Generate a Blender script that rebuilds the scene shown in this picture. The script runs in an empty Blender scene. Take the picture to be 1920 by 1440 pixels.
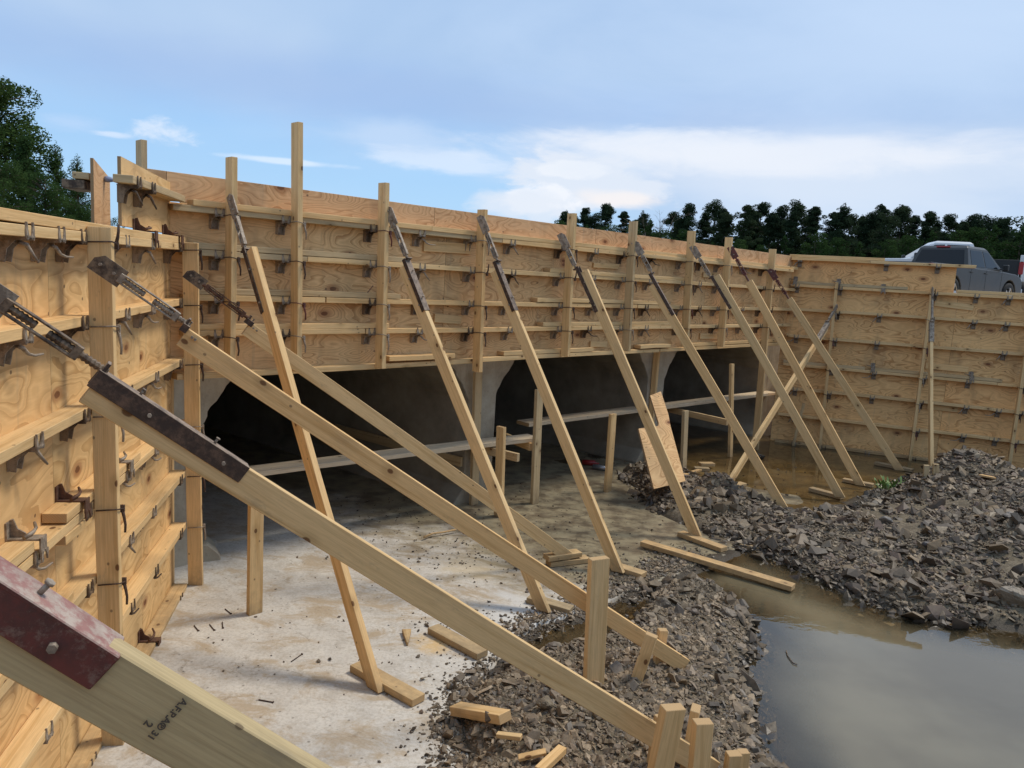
import bpy, bmesh, math, random
import numpy as np
from math import radians, sin, cos, tan, pi, sqrt, atan2
from mathutils import Vector, Matrix, noise
random.seed(7); RNG = np.random.default_rng(11)
scn = bpy.context.scene
COL = scn.collection

# ------------------------------------------------------------------ camera
FPX = 1442.0; PITCH = radians(8.07); ROLL = radians(3.38); CAMH = 2.2
O = Vector((0, 0, CAMH))
F_ = Vector((0, cos(PITCH), -sin(PITCH))); U0 = Vector((0, sin(PITCH), cos(PITCH))); R0 = Vector((1, 0, 0))
RX = R0*cos(ROLL) + U0*sin(ROLL); UP = -R0*sin(ROLL) + U0*cos(ROLL)
cam = bpy.data.cameras.new('camera'); camo = bpy.data.objects.new('camera', cam); COL.objects.link(camo)
cam.sensor_width = 36; cam.lens = 36*FPX/1920; cam.clip_start = 0.05; cam.clip_end = 3000
m3 = Matrix((RX, UP, -F_)).transposed()
camo.matrix_world = Matrix.Translation(O) @ m3.to_4x4()
scn.camera = camo

def V(*a): return Vector(a)
def ray(x, y): return (F_*FPX + RX*(x-960) - UP*(y-720)).normalized()
def fl(x, y, z=0.0):
    d = ray(x, y); return O + d*((z-CAMH)/d.z)
def az(a): return Vector((sin(radians(a)), cos(radians(a)), 0))

# ------------------------------------------------------------------ wall frames (origin, along, normal)
nL = az(79); aL = az(-11.5); PL = Vector((-1.65, 3.09, 0)) - nL*.15
aM = az(43.5); nM = az(133.5); PM = Vector((4.04, 11.12, 0)) - nM*.13
aR = az(112); nR = az(202); PR = Vector((4.04, 11.12, 0))
def isect(p, a, q, b):
    det = a.x*(-b.y) + b.x*a.y
    dx = q.x-p.x; dy = q.y-p.y
    t = (dx*(-b.y) + b.x*dy)/det
    return p + a*t
C1 = isect(PL, aL, PM, aM); C2 = isect(PM, aM, PR, aR)
WALL = {'L': (C1, aL, nL), 'M': (C1, aM, nM), 'R': (C2, aR, nR)}
ZU = Vector((0, 0, 1))
def W(w, s, z, d=0):
    o, a, n = WALL[w]; return o + a*s + n*d + ZU*z
def S(w, x, y, d=0):
    o, a, n = WALL[w]; r = ray(x, y); P = o + n*d
    t = (P-O).dot(n)/r.dot(n); q = O + r*t
    return (q-o).dot(a), q.z

# ------------------------------------------------------------------ object helpers
def tag(o, label=None, cat=None, group=None, kind=None):
    if label: o['label'] = label
    if cat: o['category'] = cat
    if group: o['group'] = group
    if kind: o['kind'] = kind
    return o
def empty(name, loc, label, cat, group=None):
    e = bpy.data.objects.new(name, None); COL.objects.link(e); e.location = loc; e.empty_display_size = .1
    return tag(e, label, cat, group)

class MB:
    def __init__(s): s.v = []; s.f = []; s.uv = []; s.m = []; s.sm = []
    def face(s, idx, uv, m=0, smooth=False):
        s.f.append(idx); s.uv += uv; s.m.append(m); s.sm.append(smooth)
    def box(s, c, X, L, Y, Wd, Z, T, m=0, endm=1, off=None):
        """oriented box centred on c; X long axis (length L), Y width, Z thickness; wood uv in metres"""
        if off is None: off = (random.uniform(0, 50), random.uniform(0, 50))
        X = X.normalized(); Y = Y.normalized(); Z = Z.normalized()
        b = len(s.v)
        for i in (-.5, .5):
            for j, k in ((-.5, -.5), (.5, -.5), (.5, .5), (-.5, .5)):
                s.v.append(c + X*(L*i) + Y*(Wd*j) + Z*(T*k))
        u0, v0 = off
        flip = X.cross(Y).dot(Z) < 0
        def q(a, uvs, mm):
            if flip: a = a[::-1]; uvs = uvs[::-1]
            s.face([b+i for i in a], uvs, mm)
        # long faces
        w = 0
        for (a, bb, wd) in ((0, 1, Wd), (1, 2, T), (2, 3, Wd), (3, 0, T)):
            q([a, bb, bb+4, a+4], [(u0, v0+w), (u0, v0+w+wd), (u0+L, v0+w+wd), (u0+L, v0+w)], m); w += wd
        q([3, 2, 1, 0], [(u0, v0+T), (u0+Wd, v0+T), (u0+Wd, v0), (u0, v0)], endm)
        q([4, 5, 6, 7], [(u0, v0), (u0+Wd, v0), (u0+Wd, v0+T), (u0, v0+T)], endm)
    def plankbox(s, a, b, up, Wd, T, m=0, endm=1, off=None, bow=None, jit=.0006, step=.35):
        """sawn board: like ebox but split along its length, slightly bowed and uneven"""
        X = (b-a); L = X.length; X.normalize(); Y = (up - X*up.dot(X)).normalized(); Z = X.cross(Y)
        n = max(2, min(40, int(L/step))); b0 = len(s.v); u0, v0 = off or (random.uniform(0, 50), random.uniform(0, 50))
        if bow is None: bow = L*.0016
        by, bz = random.uniform(-bow, bow), random.uniform(-bow, bow); tw = random.uniform(-.02, .02)*min(L, 3)
        for i in range(n+1):
            t = i/n; k = sin(pi*t); c = a + X*(L*t) + Y*(by*k) + Z*(bz*k); ct, st = cos(tw*(t-.5)), sin(tw*(t-.5)); y2 = Y*ct+Z*st; z2 = Z*ct-Y*st
            for p, q in ((-.5, -.5), (.5, -.5), (.5, .5), (-.5, .5)):
                s.v.append(c + y2*(Wd*p+random.uniform(-jit, jit)) + z2*(T*q+random.uniform(-jit, jit)))
        for i in range(n):
            w = 0; r = b0+i*4; u = u0+L*i/n; u2 = u0+L*(i+1)/n
            for (p, q, wd) in ((0, 1, Wd), (1, 2, T), (2, 3, Wd), (3, 0, T)):
                s.face([r+p, r+q, r+4+q, r+4+p], [(u, v0+w), (u, v0+w+wd), (u2, v0+w+wd), (u2, v0+w)], m); w += wd
        s.face([b0+3, b0+2, b0+1, b0], [(u0, v0+T), (u0+Wd, v0+T), (u0+Wd, v0), (u0, v0)], endm); e = b0+n*4
        s.face([e, e+1, e+2, e+3], [(u0, v0), (u0+Wd, v0), (u0+Wd, v0+T), (u0, v0+T)], endm)
    def ebox(s, a, b, up, Wd, T, m=0, endm=1, off=None):
        """box from point a to point b; 'up' roughly the width direction"""
        X = (b-a); L = X.length; X.normalize()
        Y = (up - X*up.dot(X)).normalized(); Z = X.cross(Y)
        s.box((a+b)/2, X, L, Y, Wd, Z, T, m, endm, off)
    def tube(s, pts, r, n=6, m=0, smooth=True, caps=True):
        rs = r if isinstance(r, (list, tuple)) else [r]*len(pts)
        b = len(s.v); prevY = None
        for i, p in enumerate(pts):
            t = (pts[min(i+1, len(pts)-1)] - pts[max(i-1, 0)])
            if t.length < 1e-9: t = Vector((0, 0, 1))
            t.normalize()
            if prevY is None:
                ref = Vector((0, 0, 1)) if abs(t.z) < .9 else Vector((1, 0, 0))
                Y = t.cross(ref).normalized()
            else:
                Y = (prevY - t*prevY.dot(t)).normalized()
            prevY = Y; Z = t.cross(Y)
            for k in range(n):
                a = 2*pi*k/n
                s.v.append(p + (Y*cos(a) + Z*sin(a))*rs[i])
        for i in range(len(pts)-1):
            for k in range(n):
                k2 = (k+1) % n
                s.face([b+i*n+k, b+i*n+k2, b+(i+1)*n+k2, b+(i+1)*n+k], [(k/n, i*.1), ((k+1)/n, i*.1), ((k+1)/n, i*.1+.1), (k/n, i*.1+.1)], m, smooth)
        if caps:
            s.face([b+k for k in range(n)][::-1], [(0, 0)]*n, m)
            e = b+(len(pts)-1)*n
            s.face([e+k for k in range(n)], [(0, 0)]*n, m)
    def prism(s, poly, o, X, Y, D, m=0, sidem=None, uvs=1.0):
        """2-D polygon (x,y list) placed at o in axes X,Y, extruded along vector D"""
        n = len(poly); b = len(s.v)
        u0, v0 = random.uniform(0, 50), random.uniform(0, 50)
        for (x, y) in poly: s.v.append(o + X*x + Y*y)
        for (x, y) in poly: s.v.append(o + X*x + Y*y + D)
        fl_ = X.cross(Y).dot(D) > 0
        area = sum(poly[i][0]*poly[(i+1) % n][1]-poly[(i+1) % n][0]*poly[i][1] for i in range(n))
        if area < 0: fl_ = not fl_
        uvp = [(u0+x*uvs, v0+y*uvs) for x, y in poly]
        A = list(range(n)); B = [n+i for i in range(n)]
        if fl_: A = A[::-1]; uA = uvp[::-1]; uB = uvp
        else: B = B[::-1]; uA = uvp; uB = uvp[::-1]
        s.face([b+i for i in A], uA, m); s.face([b+i for i in B], uB, m)
        dl = D.length; sm = m if sidem is None else sidem
        for i in range(n):
            j = (i+1) % n; e = sqrt((poly[i][0]-poly[j][0])**2+(poly[i][1]-poly[j][1])**2)
            a = [i, j, n+j, n+i]; u = [(u0, v0), (u0+e, v0), (u0+e, v0+dl), (u0, v0+dl)]
            if not fl_: a = a[::-1]; u = u[::-1]
            s.face([b+k for k in a], u, sm)
    def build(s, name, mats, parent=None, origin=None, bevel=0, seg=1, autosmooth=False):
        if origin is None:
            if parent is not None: origin = parent_loc(parent)
            else:
                n = len(s.v); origin = sum(s.v, Vector())/n; origin.z = min(v.z for v in s.v)
        me = bpy.data.meshes.new(name)
        me.from_pydata([tuple(v-origin) for v in s.v], [], s.f)
        uvl = me.uv_layers.new(name='UVMap')
        flat = np.array(s.uv, dtype=np.float32).ravel()
        uvl.data.foreach_set('uv', flat)
        me.polygons.foreach_set('material_index', s.m)
        me.polygons.foreach_set('use_smooth', s.sm)
        for mt in mats: me.materials.append(mt)
        me.update()
        o = bpy.data.objects.new(name, me); COL.objects.link(o)
        if parent is not None:
            o.parent = parent; o.location = origin - parent_loc(parent)
        else: o.location = origin
        if bevel:
            md = o.modifiers.new('edge', 'BEVEL'); md.width = bevel; md.segments = seg; md.limit_method = 'ANGLE'; md.harden_normals = False
        return o
def parent_loc(p):
    l = Vector(p.location)
    while p.parent is not None:
        p = p.parent; l = l + p.location
    return l

# ------------------------------------------------------------------ materials
class NT:
    def __init__(s, name):
        s.mat = bpy.data.materials.new(name); s.mat.use_nodes = True
        s.t = s.mat.node_tree; s.t.nodes.clear()
        s.out = s.n('ShaderNodeOutputMaterial')
    def n(s, typ, **kw):
        nd = s.t.nodes.new(typ)
        for k, v in kw.items(): setattr(nd, k, v)
        return nd
    def l(s, a, b): s.t.links.new(a, b)
    def math(s, op, a, b=None, clamp=False):
        nd = s.n('ShaderNodeMath', operation=op, use_clamp=clamp)
        for i, x in enumerate((a, b)):
            if x is None: continue
            if isinstance(x, (int, float)): nd.inputs[i].default_value = x
            else: s.l(x, nd.inputs[i])
        return nd.outputs[0]
    def noise(s, vec, scale, detail=3, rough=.55, dist=0, dims='3D', lac=2):
        nd = s.n('ShaderNodeTexNoise', noise_dimensions=dims)
        nd.inputs['Scale'].default_value = scale; nd.inputs['Detail'].default_value = detail
        nd.inputs['Roughness'].default_value = rough; nd.inputs['Distortion'].default_value = dist
        if vec is not None: s.l(vec, nd.inputs['Vector'])
        return nd.outputs['Fac']
    def mapping(s, vec, scale=(1, 1, 1), loc=(0, 0, 0), rot=(0, 0, 0)):
        nd = s.n('ShaderNodeMapping'); nd.inputs['Scale'].default_value = scale; nd.inputs['Location'].default_value = loc; nd.inputs['Rotation'].default_value = rot
        s.l(vec, nd.inputs['Vector']); return nd.outputs[0]
    def ramp(s, fac, stops):
        nd = s.n('ShaderNodeValToRGB'); cr = nd.color_ramp
        while len(cr.elements) > 1: cr.elements.remove(cr.elements[0])
        cr.elements[0].position = stops[0][0]; c = stops[0][1]; cr.elements[0].color = (*c, 1) if len(c) == 3 else c
        for p, c in stops[1:]:
            e = cr.elements.new(p); e.color = (*c, 1) if len(c) == 3 else c
        s.l(fac, nd.inputs[0]); return nd.outputs[0]
    def fr(s, fac, a, b, c=0., d=1.):
        nd = s.n('ShaderNodeMapRange'); nd.clamp = True; nd.interpolation_type = 'SMOOTHSTEP'
        for i, x in enumerate((a, b, c, d)): nd.inputs[i+1].default_value = x
        s.l(fac, nd.inputs[0]); return nd.outputs[0]
    def mix(s, fac, a, b, mode='MIX'):
        nd = s.n('ShaderNodeMix', data_type='RGBA', blend_type=mode)
        for sock, x in ((nd.inputs[0], fac), (nd.inputs[6], a), (nd.inputs[7], b)):
            if isinstance(x, (int, float)): sock.default_value = x
            elif isinstance(x, tuple): sock.default_value = (*x, 1) if len(x) == 3 else x
            else: s.l(x, sock)
        return nd.outputs[2]
    def bsdf(s, col, rough=.6, metal=0, bump=None, bstr=.3, bdist=.01, spec=.5, coat=0):
        p = s.n('ShaderNodeBsdfPrincipled')
        if isinstance(col, tuple): p.inputs['Base Color'].default_value = (*col, 1)
        else: s.l(col, p.inputs['Base Color'])
        if isinstance(rough, (int, float)): p.inputs['Roughness'].default_value = rough
        else: s.l(rough, p.inputs['Roughness'])
        p.inputs['Metallic'].default_value = metal; p.inputs['Specular IOR Level'].default_value = spec
        p.inputs['Coat Weight'].default_value = coat
        if bump is not None:
            b = s.n('ShaderNodeBump'); b.inputs['Strength'].default_value = bstr; b.inputs['Distance'].default_value = bdist
            s.l(bump, b.inputs['Height']); s.l(b.outputs[0], p.inputs['Normal'])
        s.l(p.outputs[0], s.out.inputs[0]); return p
    def uv(s): return s.n('ShaderNodeTexCoord').outputs['UV']
    def pos(s): return s.n('ShaderNodeNewGeometry').outputs['Position']
    def rnd(s): return s.n('ShaderNodeObjectInfo').outputs['Random']

def lumber(name, light, dark, knot=(.13, .055, .02), grey=.25):
    n = NT(name); uv = n.uv(); r = n.rnd()
    w = n.noise(n.mapping(uv, (1.3, 5, 1)), 1.0, 3)
    g1 = n.noise(n.mapping(uv, (1.2, 34, 1)), 1.0, 5, .6, .9)
    g2 = n.noise(n.mapping(uv, (9, 220, 1)), 1.0, 3, .6)
    c = n.ramp(g1, [(.3, dark), (.5, light), (.7, tuple(min(1, x*1.08) for x in light))])
    c = n.mix(n.fr(g2, .35, .75, 0, .28), c, tuple(x*.55 for x in dark))
    # knots
    v = n.n('ShaderNodeTexVoronoi', voronoi_dimensions='2D'); v.inputs['Scale'].default_value = 1
    n.l(n.mapping(uv, (3.0, 4.6, 1)), v.inputs['Vector']); v.inputs['Randomness'].default_value = 1
    sepk = n.n('ShaderNodeSeparateColor'); n.l(v.outputs['Color'], sepk.inputs[0])
    dk = n.math('ADD', n.math('ADD', v.outputs['Distance'], n.math('MULTIPLY', n.math('SUBTRACT', g2, .5), .02)), n.fr(sepk.outputs[0], .50, .52, 1, 0))
    c = n.mix(n.fr(dk, .06, .19, .40, 0), c, tuple(x*.6 for x in dark))
    c = n.mix(n.fr(dk, .034, .055, .9, 0), c, knot)
    # weather stain
    st = n.noise(n.mapping(uv, (2.2, 4, 1), (7, 3, 0)), 1.4, 5, .65)
    c = n.mix(n.fr(st, .52, .8, 0, grey), c, (.20, .17, .13))
    c = n.mix(1.0, c, n.ramp(r, [(0, (.86, .85, .84)), (.5, (1, 1, 1)), (1, (1.0, .93, .85))]), 'MULTIPLY')
    # nail holes and fine dirt
    v2 = n.n('ShaderNodeTexVoronoi', voronoi_dimensions='2D'); v2.inputs['Scale'].default_value = 1; n.l(n.mapping(uv, (3.5, 4.5, 1), (3, 9, 0)), v2.inputs['Vector'])
    c = n.mix(n.fr(v2.outputs['Distance'], .018, .03, .6, 0), c, (.07, .04, .025))
    pz = n.n('ShaderNodeSeparateXYZ'); n.l(n.pos(), pz.inputs[0]); md = n.math('ADD', pz.outputs[2], n.math('MULTIPLY', n.noise(uv, 9, 4, .7), .35))
    c = n.mix(n.fr(md, .16, .38, .55, 0), c, (.15, .11, .07))   # mud splashed near the ground
    sm = n.noise(n.mapping(uv, (5, 11, 1), (13, 2, 0)), 1.6, 5, .75); c = n.mix(n.fr(sm, .58, .72, 0, .30), c, (.24, .18, .12))
    n.bsdf(c, .72, 0, g1, .25, .004, .3)
    return n.mat
def endgrain(name, base):
    n = NT(name); uv = n.uv()
    wv = n.n('ShaderNodeTexWave', wave_type='RINGS', rings_direction='Z'); wv.inputs['Scale'].default_value = 60; wv.inputs['Distortion'].default_value = 2
    n.l(uv, wv.inputs['Vector'])
    c = n.ramp(wv.outputs['Fac'], [(0, tuple(x*.7 for x in base)), (1, base)])
    n.bsdf(c, .8, 0, None, spec=.2); return n.mat
def plywood(name, light, line, knot=(.15, .055, .02), freq=11., stain=.35):
    n = NT(name); uv = n.uv(); r = n.rnd()
    wr = n.noise(n.mapping(uv, (1.1, 1.1, 1), (4, 8, 0)), 1.6, 2)
    v = n.n('ShaderNodeTexVoronoi', voronoi_dimensions='2D'); v.inputs['Scale'].default_value = 1; v.inputs['Randomness'].default_value = 1
    n.l(n.mapping(uv, (1.5, 2.9, 1)), v.inputs['Vector'])
    kd = v.outputs['Distance']
    f = n.noise(n.mapping(uv, (.95, 2.8, 1)), 1.5, 2.2, .5, .45)
    f = n.math('ADD', f, n.fr(kd, .0, .3, .22, 0))      # contours gather around each knot
    ph = n.math('MULTIPLY', f, freq*2*pi)
    fine = n.noise(n.mapping(uv, (14, 120, 1)), 1, 3)
    ph = n.math('ADD', ph, n.math('MULTIPLY', fine, 1.3))
    sn = n.math('SINE', ph)
    lines = n.fr(sn, -.1, 1.0, 0, 1); saw = n.fr(n.math('FRACT', n.math('MULTIPLY', n.math('ADD', f, n.math('MULTIPLY', fine, .012)), freq*1.0)), .48, .99, 0, 1); lines = n.math('MAXIMUM', n.math('MULTIPLY', lines, .35), saw)
    amp = n.fr(n.noise(n.mapping(uv, (.8, 1.6, 1), (9, 2, 0)), 1.5, 2), .30, .56, .22, .9)
    c = n.mix(n.math('MULTIPLY', lines, amp), light, line)
    c = n.mix(n.fr(fine, .35, .8, 0, .22), c, line)
    band = n.noise(n.mapping(uv, (.5, 6, 1), (1, 5, 0)), 1, 3)
    c = n.mix(n.fr(band, .45, .75, 0, .3), c, tuple(x*1.08 for x in light))
    kj = n.math('ADD', kd, n.math('MULTIPLY', n.math('SUBTRACT', fine, .5), .03))
    sep = n.n('ShaderNodeSeparateColor'); n.l(v.outputs['Color'], sep.inputs[0])
    on = n.fr(sep.outputs[0], .45, .47, 0, 1)
    c = n.mix(n.math('MULTIPLY', on, n.fr(kj, .055, .13, .65, 0)), c, (.33, .14, .055))
    c = n.mix(n.math('MULTIPLY', on, n.fr(kj, .034, .050, .9, 0)), c, knot)
    st = n.noise(n.mapping(uv, (2.6, 1.1, 1), (2, 11, 0)), 1.2, 4, .6)
    c = n.mix(n.fr(st, .48, .74, 0, stain*1.5), c, (.27, .165, .08))
    dr = n.noise(n.mapping(uv, (9, .9, 1), (5, 3, 0)), 1, 5, .7); c = n.mix(n.fr(dr, .56, .72, 0, .30), c, (.30, .24, .17))
    gs = n.noise(n.mapping(uv, (3, 3, 1), (15, 7, 0)), 1.3, 6, .75); c = n.mix(n.fr(gs, .60, .74, 0, .35), c, (.38, .32, .24))
    c = n.mix(1.0, c, n.ramp(r, [(0, (.9, .87, .85)), (.5, (1, 1, 1)), (1, (1.03, .93, .86))]), 'MULTIPLY')
    v2 = n.n('ShaderNodeTexVoronoi', voronoi_dimensions='2D'); v2.inputs['Scale'].default_value = 1; n.l(n.mapping(uv, (2.1, 2.6, 1), (3, 9, 0)), v2.inputs['Vector'])
    c = n.mix(n.fr(v2.outputs['Distance'], .014, .022, .7, 0), c, (.05, .025, .015))
    n.bsdf(c, .62, 0, sn, .05, .002, .35)
    return n.mat
def plyedge(name):
    n = NT(name); uv = n.uv()
    s = n.n('ShaderNodeSeparateXYZ'); n.l(uv, s.inputs[0])
    st = n.math('SINE', n.math('MULTIPLY', s.outputs[1], 1300))
    n.bsdf(n.ramp(n.fr(st, -1, 1), [(.3, (.20, .12, .06)), (.7, (.50, .34, .19))]), .8, spec=.2); return n.mat
def metal(name, a, b, rough=.55, met=.6, sc=30):
    n = NT(name); tc = n.n('ShaderNodeTexCoord').outputs['Object']
    f = n.noise(tc, sc, 5, .65); f2 = n.noise(tc, sc*6, 2)
    c = n.mix(n.fr(f, .38, .62), a, b); c = n.mix(n.fr(f2, .5, .8, 0, .4), c, tuple(x*.4 for x in a))
    n.bsdf(c, rough, met, f2, .4, .002); return n.mat

M_LUM = lumber('lumber_pine', (.76, .52, .255), (.60, .37, .15))
M_LUM2 = lumber('lumber_weathered', (.58, .43, .24), (.41, .285, .145), grey=.4)
M_LUMG = lumber('lumber_green_tint', (.52, .40, .215), (.38, .275, .135), grey=.75)
M_END = endgrain('lumber_end', (.58, .38, .19))
M_PLY = plywood('plywood_main', (.82, .545, .265), (.44, .225, .08), freq=16)
M_PLYL = plywood('plywood_left', (.78, .53, .25), (.50, .29, .11), freq=10, stain=.25)
M_PLYT = plywood('plywood_top', (.74, .47, .25), (.45, .235, .10), freq=14)
M_PLYR = plywood('plywood_right', (.86, .55, .245), (.46, .225, .075), freq=14.)
M_PEDGE = plyedge('plywood_edge')
M_STEEL = metal('steel_worn', (.19, .145, .105), (.36, .29, .22), .6, .15)
M_RUST = metal('steel_rusty', (.10, .045, .028), (.16, .085, .05), .75, .2)
M_DARKS = metal('steel_dark', (.055, .036, .026), (.24, .17, .11), .6, .3, 18)
M_MAROON = metal('painted_maroon', (.13, .028, .022), (.085, .028, .022), .55, .0, 14)
M_WIRE = metal('wire_rusty', (.055, .03, .022), (.10, .06, .04), .7, .3)
def pinkpaint():
    n = NT('painted_channel_dusty'); tc = n.n('ShaderNodeTexCoord').outputs['Object']
    f = n.noise(tc, 14, 6, .7); up = n.n('ShaderNodeSeparateXYZ'); n.l(n.n('ShaderNodeNewGeometry').outputs['Normal'], up.inputs[0])
    fac = n.math('MULTIPLY', n.fr(up.outputs[2], .3, .7), n.fr(f, .3, .6, .45, .95))   # dust that settled on the upward face
    c = n.mix(fac, n.mix(n.fr(n.noise(tc, 30, 6, .8), .52, .66, 0, .7), n.mix(n.fr(f, .4, .7), (.14, .032, .026), (.065, .026, .022)), (.20, .13, .10)), n.mix(n.fr(n.noise(tc, 40, 4, .7), .4, .6), (.34, .17, .14), (.46, .37, .30)))
    n.bsdf(c, .6, 0, f, .3, .003); return n.mat
M_PINK = pinkpaint()
def dustychan():
    n = NT('channel_steel_dusty'); tc = n.n('ShaderNodeTexCoord').outputs['Object']
    f = n.noise(tc, 26, 6, .75); up = n.n('ShaderNodeSeparateXYZ'); n.l(n.n('ShaderNodeNewGeometry').outputs['Normal'], up.inputs[0])
    fac = n.math('MULTIPLY', n.fr(up.outputs[2], .3, .7), n.fr(f, .35, .6, .3, .95))
    c = n.mix(fac, n.mix(n.fr(f, .42, .7), (.045, .026, .018), (.14, .08, .05)), (.34, .25, .18))
    n.bsdf(c, .6, .1, f, .4, .003); return n.mat
M_CHAN = dustychan()
def plain(name, c, rough=.5, metal_=0, coat=0, spec=.5):
    n = NT(name); n.bsdf(c, rough, metal_, spec=spec, coat=coat); return n.mat
M_PLASTIC = plain('grey_blue_plastic', (.22, .26, .38), .4)
M_INK = plain('stamp_ink', (.085, .068, .05), .8)

def concrete_mat():
    n = NT('slab_concrete'); p = n.pos()
    big = n.noise(p, .9, 4, .6); mid = n.noise(p, 5, 6, .7); fine = n.noise(p, 60, 4, .7); st = n.noise(n.mapping(p, (1, 1.7, 1), (3, 5, 0), (0, 0, .7)), 2.6, 7, .72, .6)
    c = n.ramp(mid, [(.3, (.42, .375, .315)), (.48, (.56, .515, .45)), (.7, (.63, .58, .50))])
    c = n.mix(n.fr(fine, .42, .72, 0, .5), c, (.30, .25, .19)); c = n.mix(n.fr(n.noise(p, 17, 5, .75), .5, .68, 0, .55), c, (.38, .33, .26))
    c = n.mix(n.fr(st, .47, .62, 0, .7), c, (.38, .275, .16))
    # wet muddy zone: away from the left wall
    s = n.n('ShaderNodeSeparateXYZ'); n.l(p, s.inputs[0])
    q = n.math('ADD', n.math('ADD', n.math('MULTIPLY', s.outputs[0], .80), n.math('MULTIPLY', s.outputs[1], 1.05)), n.math('MULTIPLY', n.math('SUBTRACT', big, .5), 2.4))
    q = n.math('ADD', q, n.math('MULTIPLY', n.math('SUBTRACT', st, .5), 1.6))
    wet = n.fr(q, 5.3, 6.3)
    mudc = n.mix(n.fr(mid, .35, .62), (.10, .072, .042), (.31, .255, .155))
    streak = n.noise(n.mapping(p, (1.1, 3.2, 1), (0, 0, 0), (0, 0, -.75)), 3.2, 7, .75, .8)
    mudc = n.mix(n.fr(streak, .50, .66, 0, .75), mudc, (.035, .026, .017))
    mudc = n.mix(n.fr(st, .52, .68, 0, .5), mudc, (.23, .195, .145))
    c = n.mix(n.math('MULTIPLY', wet, .93), c, mudc)
    # pale saw dust / cement spots near the braces' feet
    def spot(x, y, r, colr, k):
        nonlocal c
        dx = n.math('SUBTRACT', s.outputs[0], x); dy = n.math('SUBTRACT', s.outputs[1], y)
        d = n.math('SQRT', n.math('ADD', n.math('MULTIPLY', dx, dx), n.math('MULTIPLY', dy, dy)))
        d = n.math('ADD', d, n.math('MULTIPLY', n.math('SUBTRACT', mid, .5), r*2.2))
        c = n.mix(n.fr(d, r*.3, r, k, 0), c, colr)
    a = fl(815, 1215); spot(a.x, a.y, .16, (.62, .40, .15), .75)
    a = fl(1340, 885); spot(a.x, a.y, .45, (.42, .38, .30), .8)
    a = fl(1000, 1160); spot(a.x, a.y, .45, (.62, .60, .56), .8)
    a = fl(880, 1070); spot(a.x, a.y, .35, (.55, .43, .25), .5)
    v = n.n('ShaderNodeTexVoronoi'); v.inputs['Scale'].default_value = 13; n.l(n.mapping(p, (1, 1, .1)), v.inputs['Vector'])
    c = n.mix(n.fr(v.outputs['Distance'], .05, .12, .6, 0), c, (.11, .09, .07))
    tr = n.noise(n.mapping(p, (1, 1, 1), (8, 1, 0)), 9, 7, .8, 1.0); c = n.mix(n.fr(tr, .56, .64, 0, .45), c, (.22, .165, .105))
    rough = n.mix(wet, (.82,)*3, (.30,)*3)
    n.bsdf(c, rough, 0, n.math('ADD', mid, n.math('MULTIPLY', fine, .5)), .35, .008, .4); return n.mat
M_SLAB = concrete_mat()
def culv_mat():
    n = NT('culvert_concrete'); p = n.pos(); a = n.noise(p, 2.5, 6, .65); b = n.noise(p, 30, 4, .7)
    st = n.noise(n.mapping(p, (4, 4, .6)), 1.5, 4, .6)
    c = n.ramp(a, [(.3, (.24, .195, .135)), (.5, (.38, .325, .24)), (.7, (.47, .42, .33))])
    c = n.mix(n.fr(st, .5, .75, 0, .6), c, (.14, .105, .065)); c = n.mix(n.fr(b, .5, .75, 0, .3), c, (.16, .14, .11))
    n.bsdf(c, .8, 0, b, .4, .006, .3); return n.mat
M_CULV = culv_mat()
def culv_in():  # inner faces: shade of the barrels put into a darker concrete colour
    n = NT('culvert_shaded_inside'); p = n.pos(); a = n.noise(p, 2.5, 6, .65)
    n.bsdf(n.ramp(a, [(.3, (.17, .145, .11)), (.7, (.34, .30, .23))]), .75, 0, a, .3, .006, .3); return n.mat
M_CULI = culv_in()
def soil_mat():
    n = NT('rubble_soil'); p = n.pos(); a = n.noise(p, 2.2, 5, .6); b = n.noise(p, 28, 6, .75); s = n.n('ShaderNodeSeparateXYZ'); n.l(p, s.inputs[0])
    c = n.ramp(b, [(.3, (.07, .052, .035)), (.5, (.16, .125, .082)), (.7, (.29, .23, .155))])
    c = n.mix(n.fr(a, .45, .7, 0, .7), c, (.18, .14, .085))
    wet = n.fr(s.outputs[2], .0, .09, .85, 0)
    c = n.mix(wet, c, (.035, .026, .017))
    n.bsdf(c, n.mix(wet, (.85,)*3, (.4,)*3), 0, b, .7, .02, .3); return n.mat
M_SOIL = soil_mat()
def chip_mat():
    n = NT('shale_chips'); at = n.n('ShaderNodeAttribute', attribute_name='tint'); p = n.pos(); b = n.noise(p, 55, 4, .7); mud = n.noise(p, 2.6, 4, .6)
    s = n.n('ShaderNodeSeparateXYZ'); n.l(p, s.inputs[0])
    c = n.mix(n.fr(b, .35, .7, 0, .5), at.outputs['Color'], (.06, .045, .03))
    c = n.mix(n.fr(mud, .48, .66, 0, .65), c, (.15, .115, .072))   # clay smeared over patches of the heap
    wet = n.fr(s.outputs[2], .01, .07, .6, 0)
    c = n.mix(wet, c, (.022, .018, .014))
    n.bsdf(c, n.mix(wet, (.6,)*3, (.28,)*3), 0, b, .4, .004, .4); return n.mat
M_CHIP = chip_mat()
def terrace_mat():
    n = NT('terrace_soil'); p = n.pos(); a = n.noise(p, .12, 4, .6); b = n.noise(p, 3, 5, .7); s = n.n('ShaderNodeSeparateXYZ'); n.l(p, s.inputs[0])
    c = n.mix(b, (.24, .17, .10), (.36, .27, .17))
    d = n.n('ShaderNodeVectorMath', operation='LENGTH'); n.l(p, d.inputs[0])
    q = n.math('ADD', d.outputs['Value'], n.math('MULTIPLY', a, 30))
    c = n.mix(n.fr(q, 62, 75), c, n.mix(b, (.06, .10, .025), (.12, .17, .05)))
    n.bsdf(c, .9, 0, b, .4, .05, .2); return n.mat
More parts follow.
